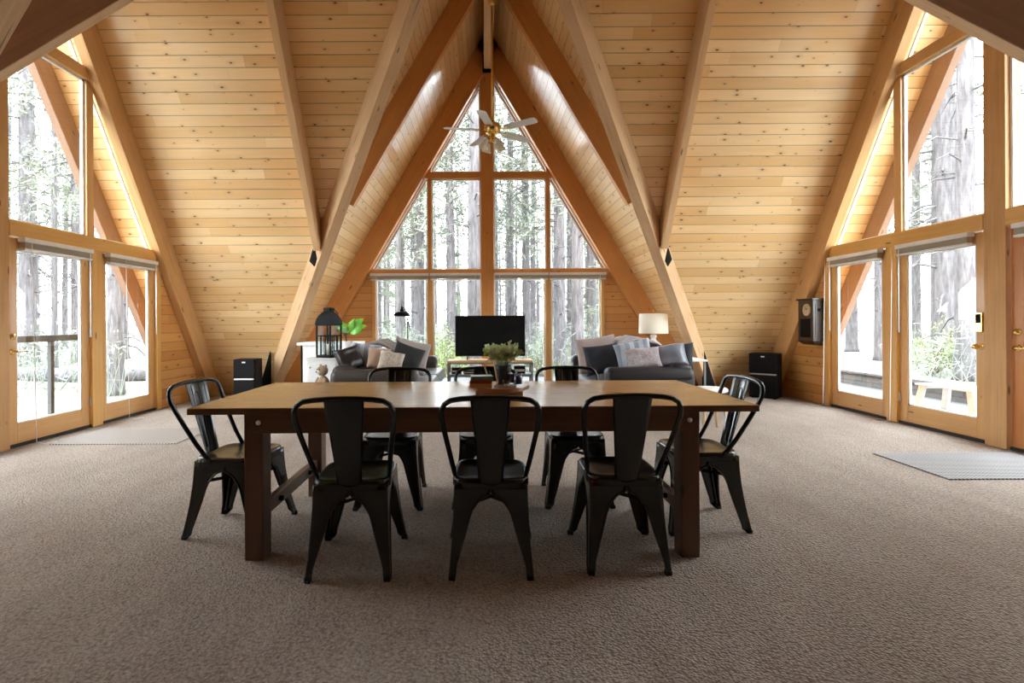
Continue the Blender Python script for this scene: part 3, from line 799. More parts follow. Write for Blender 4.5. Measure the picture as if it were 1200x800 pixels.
# plant in charcoal pot
PC = V((.112, 2.955, BZ)); r = thing('potted_plant', 'bushy grey-green leafy plant in a charcoal pot, centre of the table', 'potted plant', PC)
m = MB(); m.lathe([(.0, 0), (.036, 0), (.040, .01), (.050, .085), (.053, .112), (.047, .112), (.044, .095), (0, .095)], (0, 0, 0), 28); m.build('pot', 'potdark', r)
m = MB(); m.lathe([(0, .0955), (.044, .0955), (.03, .102), (0, .104)], (0, 0, 0), 16); m.build('soil', 'soil', r)
stems = MB(); lv = MB(); R2 = random.Random(5)
for k in range(46):
    a = R2.random() * 2 * PI; rad = .03 + .095 * R2.random() ** .7; hh = .045 + .125 * math.sqrt(max(0, 1 - (rad / .16) ** 2)) * (.55 + .45 * R2.random())
    tip = V((rad * math.cos(a), rad * math.sin(a) * .9, .085 + hh)); b = V((.02 * math.cos(a), .02 * math.sin(a), .095))
    mid = (b + tip) / 2 + V((0, 0, .03)); path = [b, mid, tip]; stems.tube(path, .0014, 4)
    for q in range(13):
        t = .35 + .65 * q / 12; p = (b * (1 - t) + mid * t) * (1 - t) + (mid * (1 - t) + tip * t) * t
        d = V((R2.uniform(-1, 1), R2.uniform(-1, 1), R2.uniform(-.3, 1))).normalized(); u = d.orthogonal().normalized(); s_ = .0075 + .006 * R2.random()
        c = p + d * s_
        pts = [c + (d * math.cos(w_) * 1.15 + u * math.sin(w_)) * s_ for w_ in (2 * PI * i / 6 for i in range(6))]
        lv.face([lv.vert(x) for x in pts])
stems.build('stems', 'leaf2', r); lv.build('foliage', 'euca', r)
m = MB((.045, 2.86, BZ))
m.tube([px(578.5, 425, 2.89), px(580, 431, 2.87), px(581.5, 440, 2.85), px(583, 448, 2.83), px(580.5, 452, 2.80), (.055, 2.80, BZ + .006)], .0045, 8)
m.tube([px(568.5, 425, 2.90), px(568.5, 431, 2.89), px(570.5, 437, 2.88), px(573, 446, 2.86), (.035, 2.85, BZ + .006)], .0045, 8)
m.tube([px(568.5, 425, 2.90), px(573, 420, 2.90), px(578.5, 425, 2.89)], .0045, 8)
tag(m.build('wooden_garland', 'palewood'), 'thin pale tan curved loop in front of the charcoal pot', 'ornament')
for i, (x, y, rr_, h, lb) in enumerate(((.172, 2.925, .024, .078, 'tall purple glass jar beside the charcoal pot'), (.196, 2.86, .027, .074, 'wider purple glass jar at the right edge of serving board'))):
    r = thing('glass_jar', lb, 'jar', (x, y, BZ), 0, 'purple glass jars on the serving board')
    m = MB(); m.lathe([(0, 0), (rr_ * .9, 0), (rr_, .006), (rr_, h * .86), (rr_ * .86, h * .93), (rr_ * .88, h), (rr_ * .78, h), (rr_ * .76, h * .92), (rr_ * .88, h * .84), (rr_ * .88, .01), (0, .008)], (0, 0, 0), 20); m.build('glass_wall', 'clearg', r)
    m = MB(); m.lathe([(0, .012), (rr_ * .86, .012), (rr_ * .86, h * .8), (0, h * .82)], (0, 0, 0), 16); m.build('filling', 'purple', r)
r = thing('candle_cup', 'small clear glass cup with a pale candle on serving board', 'candle', (.128, 2.815, BZ))
m = MB(); m.lathe([(0, 0), (.017, 0), (.021, .036), (.0185, .036), (.016, .004), (0, .004)], (0, 0, 0), 18); m.build('cup', 'clearg', r)
m = MB(); m.lathe([(0, .004), (.0155, .004), (.0165, .016), (0, .016)], (0, 0, 0), 14); m.build('candle', 'wax', r)

# ---------------------------------------------------------------- rugs
m = MB((4.1, 4.06, 0)); m.box((3.47, 3.69, .0), (4.70, 4.42, .011), .003); tag(m.build('doormat', 'rug'), 'grey woven mat on the carpet in front of right doors', 'mat')
m = MB((-3.7, 5.28, 0)); m.box((-4.33, 4.92, .0), (-3.07, 5.65, .011), .003)
MT['rug2'] = weave_mat('tan_woven_mat', (.10, .08, .068), (.46, .40, .35))
tag(m.build('doormat', 'rug2'), 'tan woven mat on the carpet in front of left doors', 'mat')

# ---------------------------------------------------------------- two black speaker cabinets
def speaker(x, y, w, d, h, strip, rz, lb):
    r = thing('floor_speaker', lb, 'speaker', (x, y, 0), math.radians(rz), 'black speaker cabinets in the corners')
    m = MB(); m.box((-w / 2, -d / 2 + .03, .012), (w / 2, d / 2, h), .006); m.build('cabinet_body', 'blackbox', r)
    for z0, z1 in ((.03, strip - .010), (strip + .010, h - .002)):
        m = MB(); m.box((-w / 2, -d / 2, z0), (w / 2, -d / 2 + .028, z1), .008); m.build('grille', 'blackbox', r)
    m = MB(); m.box((-w / 2 + .01, -d / 2 - .004, strip - .010), (w / 2 - .012, -d / 2 + .028, strip + .010), .003); m.build('silver_strip', 'silver', r)
    m = MB(); m.box((-.026, -d / 2 - .002, h - .055), (.026, -d / 2 + .004, h - .036), .001); m.build('badge', 'silver', r)
    for sx in (-1, 1):
        for yy in (-d / 2 + .05, d / 2 - .05):
            m = MB(); m.lathe([(0, 0), (.015, 0), (.015, .014), (0, .014)], (sx * (w / 2 - .04), yy, 0), 10); m.build('foot', 'rubber', r)
    return r
speaker(-3.62, 7.59, .315, .28, .655, .355, 0, 'black speaker cabinet with silver strip, corner by the left doors')
speaker(4.375, 7.70, .385, .34, .69, .375, -42, 'black speaker cabinet with silver strip, corner under the wall clock')

# ---------------------------------------------------------------- wall clock
c = V((XR, 7.165, 1.1)); r = thing('wall_clock', 'dark wooden wall clock on pine boards beside the right doors', 'clock', c)
cx_, ya_, yb_ = XR - .165, 7.0, 7.33
def cb(lo, hi, nm, mt, par=r, bev=.004):
    m = MB(c); m.box(lo, hi, bev); return m.build(nm, mt, par)
cb((cx_, ya_, .90), (XR, yb_, 1.485), 'case', 'clock')
cb((cx_ - .02, ya_ - .022, 1.485), (XR, yb_ + .022, 1.51), 'cornice', 'clock')
m = MB(c); m.prism([(cx_ - .01, ya_ - .01, .90), (cx_ - .01, yb_ + .01, .90), (cx_ + .06, yb_ - .03, .845), (cx_ + .06, ya_ + .03, .845)], (.10, 0, 0)); m.build('base_moulding', 'clock', r)
ym = (ya_ + yb_) / 2 - .03
m = MB(c); m.lathe([(0, 0), (.088, 0), (.088, .006), (.078, .012), (.070, .008), (0, .008)], (cx_, ym, 1.345), 28, axis=(-1, 0, 0)); dl = m.build('dial', 'dial', r)
m = MB(c); m.obox((cx_ - .010, ym, 1.345), (-.002, 0, 0), (0, .007, 0), (0, .012, .052)); m.obox((cx_ - .010, ym, 1.345), (-.002, 0, 0), (0, .0, .007), (0, -.036, .02)); m.build('clock_hands', 'iron', dl)
cb((cx_ - .004, ya_ + .05, .95), (cx_ + .002, yb_ - .05, 1.22), 'pendulum_window', 'iron')
cb((cx_ + .03, ya_ - .004, .95), (XR - .03, ya_ + .002, 1.43), 'side_panel', 'clock')
m = MB(c); m.lathe([(0, 0), (.026, 0), (.026, .004), (0, .004)], (cx_ + .085, ya_ - .004, 1.345), 16, axis=(0, -1, 0)); m.build('keyhole_disc', 'iron', r)
# ---------------------------------------------------------------- ceiling fan
FX, FY, FZ = .135, 6.9, 3.90
r = thing('ceiling_fan', 'white-bladed brass ceiling fan with light kit hanging in front of the tall window', 'ceiling fan', (FX, FY, FZ))
m = MB(); m.tube([(0, 0, 0), (0, 0, 5.70 - FZ)], .017, 10); m.build('downrod', 'brass', r)
m = MB(); m.lathe([(0, 1.80), (.07, 1.80), (.06, 1.75), (.02, 1.70), (0, 1.70)], (0, 0, 0), 20); m.build('canopy', 'brass', r)
m = MB(); m.lathe([(0, -.09), (.05, -.09), (.09, -.075), (.118, -.03), (.118, .02), (.10, .045), (.05, .07), (.03, .10), (0, .10)], (0, 0, 0), 28); m.build('motor_housing', 'brass', r)
m = MB(); m.lathe([(0, -.20), (.045, -.19), (.055, -.15), (.035, -.12), (.03, -.08), (0, -.08)], (0, 0, 0), 20); m.build('light_fitter', 'brass', r)
for k in range(5):
    a = math.radians((188, 116, 38, -32, -104)[k]); ca, sa = math.cos(a), math.sin(a)
    mt = M(((ca, sa, 0, 0), (sa, -ca, 0, 0), (0, 0, 1, 0), (0, 0, 0, 1)))     # toward the camera counts as +
    m = MB(); m.obox((.09, -.015, -.045), (.14, 0, 0), (0, .03, 0), (0, 0, .006)); m.obox((.20, -.045, -.043), (.04, 0, 0), (0, .09, 0), (0, 0, .005)); m.xform(mt); m.build('blade_bracket', 'brass', r)
    m = MB(); tilt = math.tan(math.radians(11))
    out_ = [(.20, -.05), (.24, -.058), (.62, -.068), (.67, -.055), (.685, 0), (.67, .055), (.62, .068), (.24, .058), (.20, .05)]
    m.prism([(x, y, -.037 + y * tilt) for x, y in out_], (0, 0, .007)); m.xform(mt); m.build('blade', 'fanblade', r)
for k in range(4):
    a = 2 * PI * k / 4 + .6; d = V((math.cos(a), math.sin(a), 0)); ax = (d * .55 + V((0, 0, -1))).normalized()
    p = V((0, 0, -.165)) + d * .04
    m = MB(); m.tube([p, p + d * .045 + V((0, 0, .012)), p + d * .062 - V((0, 0, .02))], .009, 8); arm = m.build('lamp_arm', 'brass', r)
    m = MB(); m.lathe([(.024, 0), (.034, .02), (.045, .06), (.056, .095), (.074, .125), (.070, .125), (.052, .095), (.041, .06), (.03, .02), (.02, .004)], p + d * .058 - V((0, 0, .018)), 20, cap=False, axis=ax); m.build('glass_shade', 'frost', arm)

# ---------------------------------------------------------------- cushions
def cushion(name, label, mat, c, w, h, t, yaw, lean, roll=0.0, group=None, fluff=0.0, seed=1):
    """pillow standing on its lower edge; faces -y before yaw; lean tips its top back"""
    m = MB(); N = 18
    def f(u, v, sg):
        x, z = u * 2 - 1, v * 2 - 1
        px_ = (1 - x ** 4) ; pz_ = (1 - z ** 4)
        th = t * .5 * (max(px_, 0) * max(pz_, 0)) ** .42
        pin = 1 - .10 * (1 - (x * x)) * z ** 2 * .6 - .05 * (abs(x) ** 2)
        X = x * w / 2 * (1 - .07 * (1 - z * z)); Z = z * h / 2 * (1 - .07 * (1 - x * x))
        wob = mnoise.noise(V((x * 1.3, z * 1.3, seed * 7.1 + sg))) * t * .16
        if fluff: wob += mnoise.noise(V((x * 9, z * 9, seed))) * fluff
        return V((X, sg * (th + (wob if th > .01 else 0)), Z))
    m.grid(lambda u, v: f(u, v, -1), N, N); m.grid(lambda u, v: f(u, v, 1), N, N)
    bmesh.ops.remove_doubles(m.b, verts=m.b.verts[:], dist=.0008)
    R = M.Rotation(yaw, 4, 'Z') @ M.Rotation(-lean, 4, 'X') @ M.Rotation(roll, 4, 'Y')
    m.xform(R)
    zm = min(v.co.z for v in m.b.verts)
    o = m.build(name, mat); o.location = c
    o['_zm'] = zm
    return tag(o, label, 'cushion', group)

MT['navysatin'] = plain('dark_brown_satin', (.024, .018, .017), .36, nscale=14, namp=.3)
MT['bluegrey'] = fabric('blue_grey_stripe', (.17, .20, .25), (.24, .27, .32), 200, stripes=(9.0, (.40, .43, .47)))
MT['silver_satin'] = plain('silver_satin', (.16, .17, .20), .32, nscale=10, namp=.3, sheen=.3)
MT['navy'] = fabric('navy_fabric', (.006, .0065, .011), (.014, .015, .022), 260, sheen=.03)
MT['charcoalf'] = fabric('charcoal_fabric', (.010, .010, .011), (.022, .022, .023), 260, sheen=.03)
MT['beigefur'] = fabric('beige_fur', (.30, .23, .17), (.56, .48, .40), 60, bump=.02, big=22)
MT['pinkbeige'] = fabric('pink_beige_fabric', (.28, .21, .19), (.36, .28, .25), 200)
MT['taupef'] = fabric('taupe_fabric', (.25, .21, .19), (.32, .28, .26), 200)
MT['mauvefur'] = fabric('mauve_fur', (.25, .20, .20), (.48, .41, .42), 60, bump=.02, big=22)
MT['throw1'] = fabric('brown_knit_throw', (.13, .095, .085), (.26, .20, .18), 120, bump=.01, big=18)
MT['throw2'] = fabric('grey_knit_throw', (.17, .15, .155), (.34, .31, .31), 120, bump=.01, big=18)
MT['tanf'] = fabric('tan_fabric', (.36, .22, .15), (.46, .31, .22), 200)

# ---------------------------------------------------------------- sofas (back towards the sloping side, seat towards the middle)
def sofa(label, mat, x_back, x_front, ya, yb, sg):
    """sg=+1: back at the low x side (left sofa); -1: back at the high x side"""
    c = V(((x_back + x_front) / 2, (ya + yb) / 2, 0)); r = thing('sofa', label, 'sofa', c)
    def rb(x0, x1, y0, y1, z0, z1, rad, nm, mt=None, par=None, seg=4):
        m = MB(c); m.rbox((min(x0, x1), y0, z0), (max(x0, x1), y1, z1), rad, seg); return m.build(nm, mt or mat, par or r)
    aw = .21; f = x_front; b = x_back
    rb(b + sg * .02, f - sg * .02, ya + .02, yb - .02, .09, .30, .02, 'base')
    rb(b, b + sg * .26, ya + .03, yb - .03, .10, .70, .08, 'back')
    for y in (ya, yb - aw):
        a = rb(b + sg * .0, f, y, y + aw, .10, .58, .03, 'arm')
        rb(b - sg * .005, f + sg * .012, y - .015, y + aw + .015, .475, .655, .078, 'arm_pad', None, a, 6)
    n = 2; L_ = (yb - ya - 2 * aw) / n
    for k in range(n):
        y = ya + aw + k * L_
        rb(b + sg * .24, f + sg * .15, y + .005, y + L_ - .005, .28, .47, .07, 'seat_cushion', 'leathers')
        rb(b + sg * .20, b + sg * .44, y + .01, y + L_ - .01, .44, .68, .09, 'back_cushion')
    for x in (b + sg * .08, f - sg * .08):
        for y in (ya + .08, yb - .08):
            m = MB(c); m.lathe([(0, 0), (.022, 0), (.032, .10), (0, .10)], (x, y, 0), 12); m.build('foot', 'tableleg', r)
    return r
sofa('grey-brown leather sofa on the left, side-on, heaped with pillows', 'leatherL', -1.775, -.775, 5.68, 8.20, 1)
sofa('charcoal leather sofa on the right, side-on, heaped with pillows', 'leatherR', 2.46, 1.44, 5.76, 8.22, -1)
LG, RG = 'pillows heaped on the left sofa', 'pillows heaped on the right sofa'
def cu(label, mat, x, y, d, w, h, t, yaw, lean, roll=0, group=None, fluff=0, seed=1):
    p = px(x, y, d); return cushion('pillow', label, mat, p, w, h, t, math.radians(yaw), math.radians(lean), math.radians(roll), group, fluff, seed)
cu('dark brown satin pillow at left end of the left sofa heap', 'navysatin', 410, 421, 5.98, .34, .32, .17, 38, 20, -14, LG, 0, 1)
cu('pale blue-grey striped pillow in the left sofa heap', 'bluegrey', 428, 418, 6.12, .38, .36, .16, 26, 26, 10, LG, 0, 2)
cu('small tan pillow behind the fluffy one on left sofa', 'tanf', 444, 420, 6.05, .28, .29, .13, 18, 28, 8, LG, 0, 3)
cu('fluffy beige fur pillow in the left sofa heap', 'beigefur', 458, 424, 5.97, .30, .26, .17, 8, 22, 12, LG, .012, 4)
cu('charcoal square pillow leaning at right of the left sofa heap', 'charcoalf', 477, 419, 6.35, .40, .36, .13, 14, 25, 22, LG, 0, 5)
cu('large taupe pillow behind the charcoal one on left sofa', 'taupef', 481, 417, 6.7, .50, .48, .16, 14, 24, 16, LG, 0, 6)
cu('large pink-beige pillow standing at far end of the right sofa', 'pinkbeige', 699, 415, 7.0, .56, .54, .16, -14, 22, -8, RG, 0, 7)
cu('navy square pillow in front of the pink-beige one', 'navy', 706, 421, 6.55, .47, .42, .14, -10, 24, -8, RG, 0, 8)
cu('blue-grey striped pillow in middle of the right sofa heap', 'bluegrey', 743, 416, 6.3, .46, .40, .16, -20, 28, -14, RG, 0, 9)
cu('fluffy mauve fur pillow in front of the right sofa heap', 'mauvefur', 754, 420, 6.03, .42, .27, .19, -6, 26, -6, RG, .012, 10)
cu('silver satin pillow at right end of the right sofa heap', 'silver_satin', 786, 418, 6.08, .38, .33, .19, -22, 30, -12, RG, 0, 11)
cu('navy satin pillow against the back of the right sofa', 'navy', 797, 418, 6.25, .32, .36, .15, -40, 20, -6, RG, 0, 12)

def throw(label, mat, spine, w, seed):
    """knitted throw bunched over the sofa back: spine is a list of points it follows"""
    m = MB(spine[0]); sp_ = [V(p) for p in spine]; n = len(sp_) - 1
    def f(u, v):
        t = u * n; i = min(int(t), n - 1); p = sp_[i].lerp(sp_[i + 1], t - i)
        q = v * 2 - 1
        return p + V((0, q * w / 2, .018 * math.sin(q * 9 + seed + u * 3) + .02 * mnoise.noise(V((u * 4, q * 3, seed))) - .03 * q * q))
    m.grid(f, 28, 22); return tag(m.build('throw_blanket', mat, solid=.018), label, 'blanket')
throw('brown knitted throw bunched over the back of the left sofa', 'throw1', [(-1.795, 6.95, .50), (-1.79, 6.95, .76), (-1.62, 6.95, .90), (-1.40, 6.95, .95), (-1.20, 6.95, .84), (-1.12, 6.93, .62)], .85, 1)
throw('grey knitted throw bunched over the back of the right sofa', 'throw2', [(2.50, 6.95, .55), (2.48, 6.95, .80), (2.28, 6.95, .93), (2.02, 6.95, .98), (1.86, 6.95, .90), (1.78, 6.93, .62)], .85, 4)

# ---------------------------------------------------------------- left corner: chest, counter, lantern, fern, bear, floor lamp
c = V((-2.03, 6.62, 0)); r = thing('white_chest', 'low white chest behind the left sofa, under the lantern', 'chest', c)
m = MB(c); m.box((-2.235, 6.22, .0), (-1.83, 7.05, .735), .006); m.build('body', 'white', r)
m = MB(c); m.box((-2.25, 6.20, .735), (-1.82, 7.06, .755), .004); m.build('lid', 'white', r)
m = MB(c); m.box((-2.205, 6.21, .06), (-1.86, 6.222, .70), .004); dr = m.build('door', 'white', r)
m = MB(c); m.ball((-2.18, 6.20, .64), .010); m.build('knob', 'grey_metal', dr)
c = V((-2.3, 7.4, 0)); r = thing('white_counter', 'taller white counter unit standing behind the low chest', 'cabinet', c)
m = MB(c); m.box((-2.62, 7.14, 0), (-1.85, 7.6, .875), .004); m.build('body', 'white', r)
m = MB(c); m.box((-2.69, 7.10, .875), (-1.83, 7.62, .915), .004); m.build('worktop', 'white', r)
m = MB(c); m.box((-2.64, 7.13, 0), (-2.62, 7.6, .875)); m.build('side_trim', 'iron', r)

LC = V((-1.985, 6.34, .756)); r = thing('lantern', 'tall black metal lantern with glass sides on the white chest', 'lantern', LC, math.radians(-22))
w = .105; H1 = .42
m = MB(); m.box((-w - .008, -w - .008, 0), (w + .008, w + .008, .035), .004); m.build('base', 'iron', r)
m = MB()
for sx in (-1, 1):
    for sy in (-1, 1): m.box((sx * w - .009, sy * w - .009, .035), (sx * w + .009, sy * w + .009, H1))
for z in (.27, H1 - .014):
    for s_ in (-1, 1): m.box((-w, s_ * w - .006, z), (w, s_ * w + .006, z + .014)).box((s_ * w - .006, -w, z), (s_ * w + .006, w, z + .014))
for s_ in (-1, 1):
    for q in (-.035, .035): m.box((q - .005, s_ * w - .005, .035), (q + .005, s_ * w + .005, .27)).box((s_ * w - .005, q - .005, .035), (s_ * w + .005, q + .005, .27))
m.build('cage', 'iron', r)
m = MB()
for s_ in (-1, 1): m.box((-w, s_ * w - .0015, .035), (w, s_ * w + .0015, H1)).box((s_ * w - .0015, -w, .035), (s_ * w + .0015, w, H1))
m.build('pane', 'clearg', r)
m = MB()
def roof_(u, v):
    hs = [(.122, H1), (.118, H1 + .02), (.108, H1 + .07), (.088, H1 + .115), (.062, H1 + .15), (.046, H1 + .165), (.046, H1 + .215), (0.001, H1 + .216)]
    t = v * (len(hs) - 1); i = min(int(t), len(hs) - 2); q = t - i; h = hs[i][0] + (hs[i + 1][0] - hs[i][0]) * q; z = hs[i][1] + (hs[i + 1][1] - hs[i][1]) * q
    k = int(u * 4) % 4; f = u * 4 - int(u * 4); cs = [(-1, -1), (1, -1), (1, 1), (-1, 1)]
    a, b = cs[k], cs[(k + 1) % 4]; return V(((a[0] + (b[0] - a[0]) * f) * h, (a[1] + (b[1] - a[1]) * f) * h, z))
m.grid(roof_, 4, 14, False, closeu=True); m.build('roof', 'iron', r, solid=.002)
m = MB(); m.tube([(.05, 0, H1 + .20), (.09, 0, H1 + .185), (.14, 0, H1 + .15), (.145, .0, H1 + .13)], .006, 8); m.tube([(.05, -.05, H1 + .2), (.05, .05, H1 + .2)], .006, 8); m.build('handle', 'iron', r)
m = MB(); m.lathe([(0, .035), (.032, .035), (.032, .17), (0, .172)], (0, 0, 0), 16); m.build('candle', 'wax', r)

c = V((-1.905, 6.86, .756)); r = thing('potted_fern', 'bright green leafy plant in white pot beside the lantern', 'potted plant', c)
m = MB(); m.lathe([(0, 0), (.062, 0), (.066, .01), (.08, .19), (.074, .19), (.07, .17), (0, .17)], (0, 0, 0), 24); m.build('pot', 'ceramic', r)
m = MB(); m.lathe([(0, .171), (.07, .171), (0, .18)], (0, 0, 0), 16); m.build('soil', 'soil', r)
m = MB(); lvs = MB(); lv2 = MB()
m.tube([(0, 0, .17), (-.01, 0, .26), (.0, 0, .30)], .012, 8)
def leafblade(mb, b, tip, wid, notch=0, up=V((0, -1, .3))):
    b, tip = V(b), V(tip); d = tip - b; sd = d.cross(up).normalized(); n = 12
    lft, rgt, mid = [], [], []
    for i in range(n + 1):
        t = i / n; p = b + d * t + V((0, -.03 * math.sin(PI * t), .02 * math.sin(PI * t)))
        ww = wid * math.sin(PI * min(1, t ** .7)) * (1 - (notch if i % 2 else 0)) + .0006
        mid.append(mb.vert(p)); lft.append(mb.vert(p + sd * ww + V((0, .008, 0)))); rgt.append(mb.vert(p - sd * ww + V((0, .008, 0))))
    for i in range(n):
        mb.face([mid[i], mid[i + 1], lft[i + 1], lft[i]], True); mb.face([mid[i], rgt[i], rgt[i + 1], mid[i + 1]], True)
for tip, wid, sm in (((.25, -.02, .50), .085, 0), ((.29, -.03, .40), .075, 0), ((.235, -.04, .31), .06, 0), ((.13, -.06, .50), .05, 0), ((-.09, -.05, .46), .045, 0), ((-.13, -.05, .36), .045, 0)):
    b = V((.05, -.01, .31)); m.tube([(0, 0, .28), b], .004, 6); leafblade(lvs, b, tip, wid, .28)
for k in range(9):
    a = rng.random() * 2 * PI; b = V((-.02, 0, .25)); tip = V((-.05 + .09 * math.cos(a), .06 * math.sin(a), .33 + .14 * rng.random())); m.tube([b, b.lerp(tip, .5)], .003, 5); leafblade(lv2, b.lerp(tip, .45), tip, .026)
m.build('stem', 'brownwood', r); lvs.build('broad_leaf', 'leaf', r); lv2.build('small_leaves', 'leaf2', r)

c = V((-1.885, 5.80, 0)); r = thing('teddy_bear', 'brown teddy bear peeking out beside the left sofa arm', 'toy', c, math.radians(-38))
m = MB(); m.ball((0, 0, .45), .082, sc=(1, .92, 1.6)); m.ball((0, -.01, .640), .066, sc=(1.02, .95, .95))
for s_ in (-1, 1):
    m.ball((s_ * .05, 0, .692), .021, sc=(1, .6, 1)); m.tube([(s_ * .06, -.01, .55), (s_ * .085, -.04, .47), (s_ * .085, -.06, .39)], [.027, .03, .026], 10); m.ball((s_ * .085, -.062, .38), .028)
    m.tube([(s_ * .04, 0, .36), (s_ * .05, -.01, .2), (s_ * .052, -.02, .05)], [.045, .042, .038], 12); m.ball((s_ * .052, -.04, .036), .036, sc=(1, 1.4, 1))
m.build('body', 'bear', r)
m = MB(); m.ball((0, -.068, .626), .027, sc=(1.1, .8, .85)); mz = m.build('muzzle', 'paper', r)
m = MB(); m.ball((0, -.091, .632), .009); m.build('nose', 'rubber', mz)
for s_ in (-1, 1):
    m = MB(); m.ball((s_ * .025, -.066, .657), .0075); m.build('eye', 'rubber', r)

c = px(478, 420, 8.62); c.z = 0; r = thing('floor_lamp', 'black floor lamp with dome shade between left sofa and far window', 'lamp', c)
m = MB(); m.lathe([(0, 0), (.13, 0), (.13, .015), (.02, .03), (0, .03)], (0, 0, 0), 24); m.build('base', 'iron', r)
m = MB(); m.tube([(0, 0, .02), (0, 0, 1.27)], .010, 8); m.build('pole', 'iron', r)
m = MB(); m.tube([(.04, 0, 1.05), (.03, 0, 1.12), (0, 0, 1.25), (-.04, 0, 1.43), (-.085, 0, 1.46)], .007, 8); m.ball((0, 0, 1.25), .02); m.build('arm', 'iron', r)
m = MB(); m.lathe([(.03, .0), (.10, -.01), (.135, -.045), (.145, -.085), (.138, -.085), (.125, -.045), (.095, -.018), (.02, -.008)], (-.10, 0, 1.39), 28, cap=False); m.build('shade', 'iron', r)
m = MB(); m.lathe([(0, .09), (.014, .088), (.02, .05), (.035, .03), (.035, -.005), (0, -.005)], (-.10, 0, 1.39), 20); m.build('socket_cap', 'iron', r)

# ---------------------------------------------------------------- television and stand
TX0, TX1, TY = -.60, .80, 8.28
c = V(((TX0 + TX1) / 2, TY, 0)); r = thing('tv_stand', 'grey metal and wood television stand under the television', 'tv stand', c)
m = MB(c); m.box((TX0, TY - .2, .535), (TX1, TY + .2, .57), .003); m.build('top_board', 'palewood', r)
m = MB(c)
for x in (TX0, TX1 - .03):
    for y in (TY - .2, TY + .17): m.box((x, y, 0), (x + .03, y + .03, .535))
for z in (.51, .30, .07):
    for y in (TY - .2, TY + .17): m.box((TX0, y, z), (TX1, y + .03, z + .025))
    for x in (TX0, TX1 - .03): m.box((x, TY - .2, z), (x + .03, TY + .2, z + .025))
m.build('frame', 'grey_metal', r)
for z in (.325, .095):
    m = MB(c); m.box((TX0 + .01, TY - .19, z), (TX1 - .01, TY + .19, z + .015)); m.build('shelf', 'grey_metal', r)
for x0, x1, z, h, d, lb in ((-.54, -.38, .341, .10, .2, 'dark media box at left end of the television stand shelf'), (-.34, -.12, .341, .055, .22, 'flat black disc player on the television stand shelf'),
                            (.50, .68, .341, .12, .2, 'black boxy speaker at right end of the television stand shelf'), (-.50, -.28, .111, .08, .22, 'black box on bottom shelf of the television stand')):
    c2 = V(((x0 + x1) / 2, TY, z)); q = thing('media_box', lb, 'media player', c2, 0, 'electronics on the television stand')
    m = MB(c2); m.box((x0, TY - d / 2, z), (x1, TY + d / 2, z + h), .004); m.build('body', 'blackbox', q)
    m = MB(c2); m.box((x0 + .01, TY - d / 2 - .003, z + h * .3), (x1 - .01, TY - d / 2 + .002, z + h * .6), .001); m.build('front_panel', 'silver', q)
c = V((.105, TY, .57)); r = thing('television', 'flat black television on the stand before the far window', 'television', c)
m = MB(c); m.box((-.48, TY - .02, .625), (.69, TY + .03, 1.305), .006); m.build('casing', 'rubber', r)
m = MB(c); m.box((-.472, TY - .0225, .640), (.682, TY - .019, 1.297), .001); m.build('screen', 'screen', r)
for x in (-.28, .49):
    m = MB(c); m.tube([(x, TY, .63), (x - .0, TY - .10, .575)], .008, 6); m.tube([(x, TY, .63), (x, TY + .10, .575)], .008, 6); m.build('foot', 'rubber', r)

# ---------------------------------------------------------------- right corner: console, lamp, stool
c = V((2.68, 7.2, 0)); r = thing('console_table', 'narrow white-topped console table behind the right sofa', 'table', c)
m = MB(c); m.box((2.535, 6.28, .68), (2.84, 8.1, .705), .004); m.build('top', 'white', r)
for x in (2.55, 2.80):
    for y in (6.30, 8.06):
        m = MB(c); m.box((x, y, 0), (x + .025, y + .025, .68), .002); m.build('leg', 'grey_metal', r)
c = V((2.655, 7.75, .705)); r = thing('table_lamp', 'white gourd-shaped table lamp with cream drum shade behind the right sofa', 'lamp', c)
m = MB(); m.lathe([(0, 0), (.08, 0), (.11, .03), (.128, .08), (.12, .13), (.08, .165), (.045, .19), (.036, .22), (.048, .25), (.05, .265), (.03, .285), (.012, .29), (0, .29)], (0, 0, 0), 32); m.build('base', 'ceramic', r)
m = MB(); m.tube([(0, 0, .28), (0, 0, .65)], .006, 8); m.ball((0, 0, .655), .014); m.build('stem', 'brass', r)
m = MB(); m.lathe([(.222, .30), (.214, .61), (.210, .61), (.218, .30)], (0, 0, 0), 40, cap=False); m.build('shade', 'shade', r)
m = MB(); m.tube([(-.212, 0, .60), (.212, 0, .60)], .003, 6); m.tube([(0, -.212, .60), (0, .212, .60)], .003, 6); m.build('shade_spider', 'brass', r)

c = px(832, 456, 5.42); c.z = 0; r = thing('stool', 'white-topped stool with pale wooden splayed legs behind the right end of table', 'stool', c)
m = MB(); m.lathe([(0, .42), (.15, .42), (.175, .43), (.18, .45), (.168, .465), (0, .462)], (0, 0, 0), 32); m.build('seat', 'white', r)
for k in range(4):
    a = PI / 4 + k * PI / 2; d = V((math.cos(a), math.sin(a), 0)); m = MB(); m.tube([d * .10 + V((0, 0, .425)), d * .205 + V((0, 0, 0))], [.017, .012], 10); m.build('leg', 'palewood', r)
m = MB()
for k in range(2):
    a = PI / 4 + k * PI / 2; d = V((math.cos(a), math.sin(a), 0)); m.tube([d * .15 + V((0, 0, .23)), d * -.15 + V((0, 0, .23))], .006, 8)
m.build('cross_brace', 'iron', r)
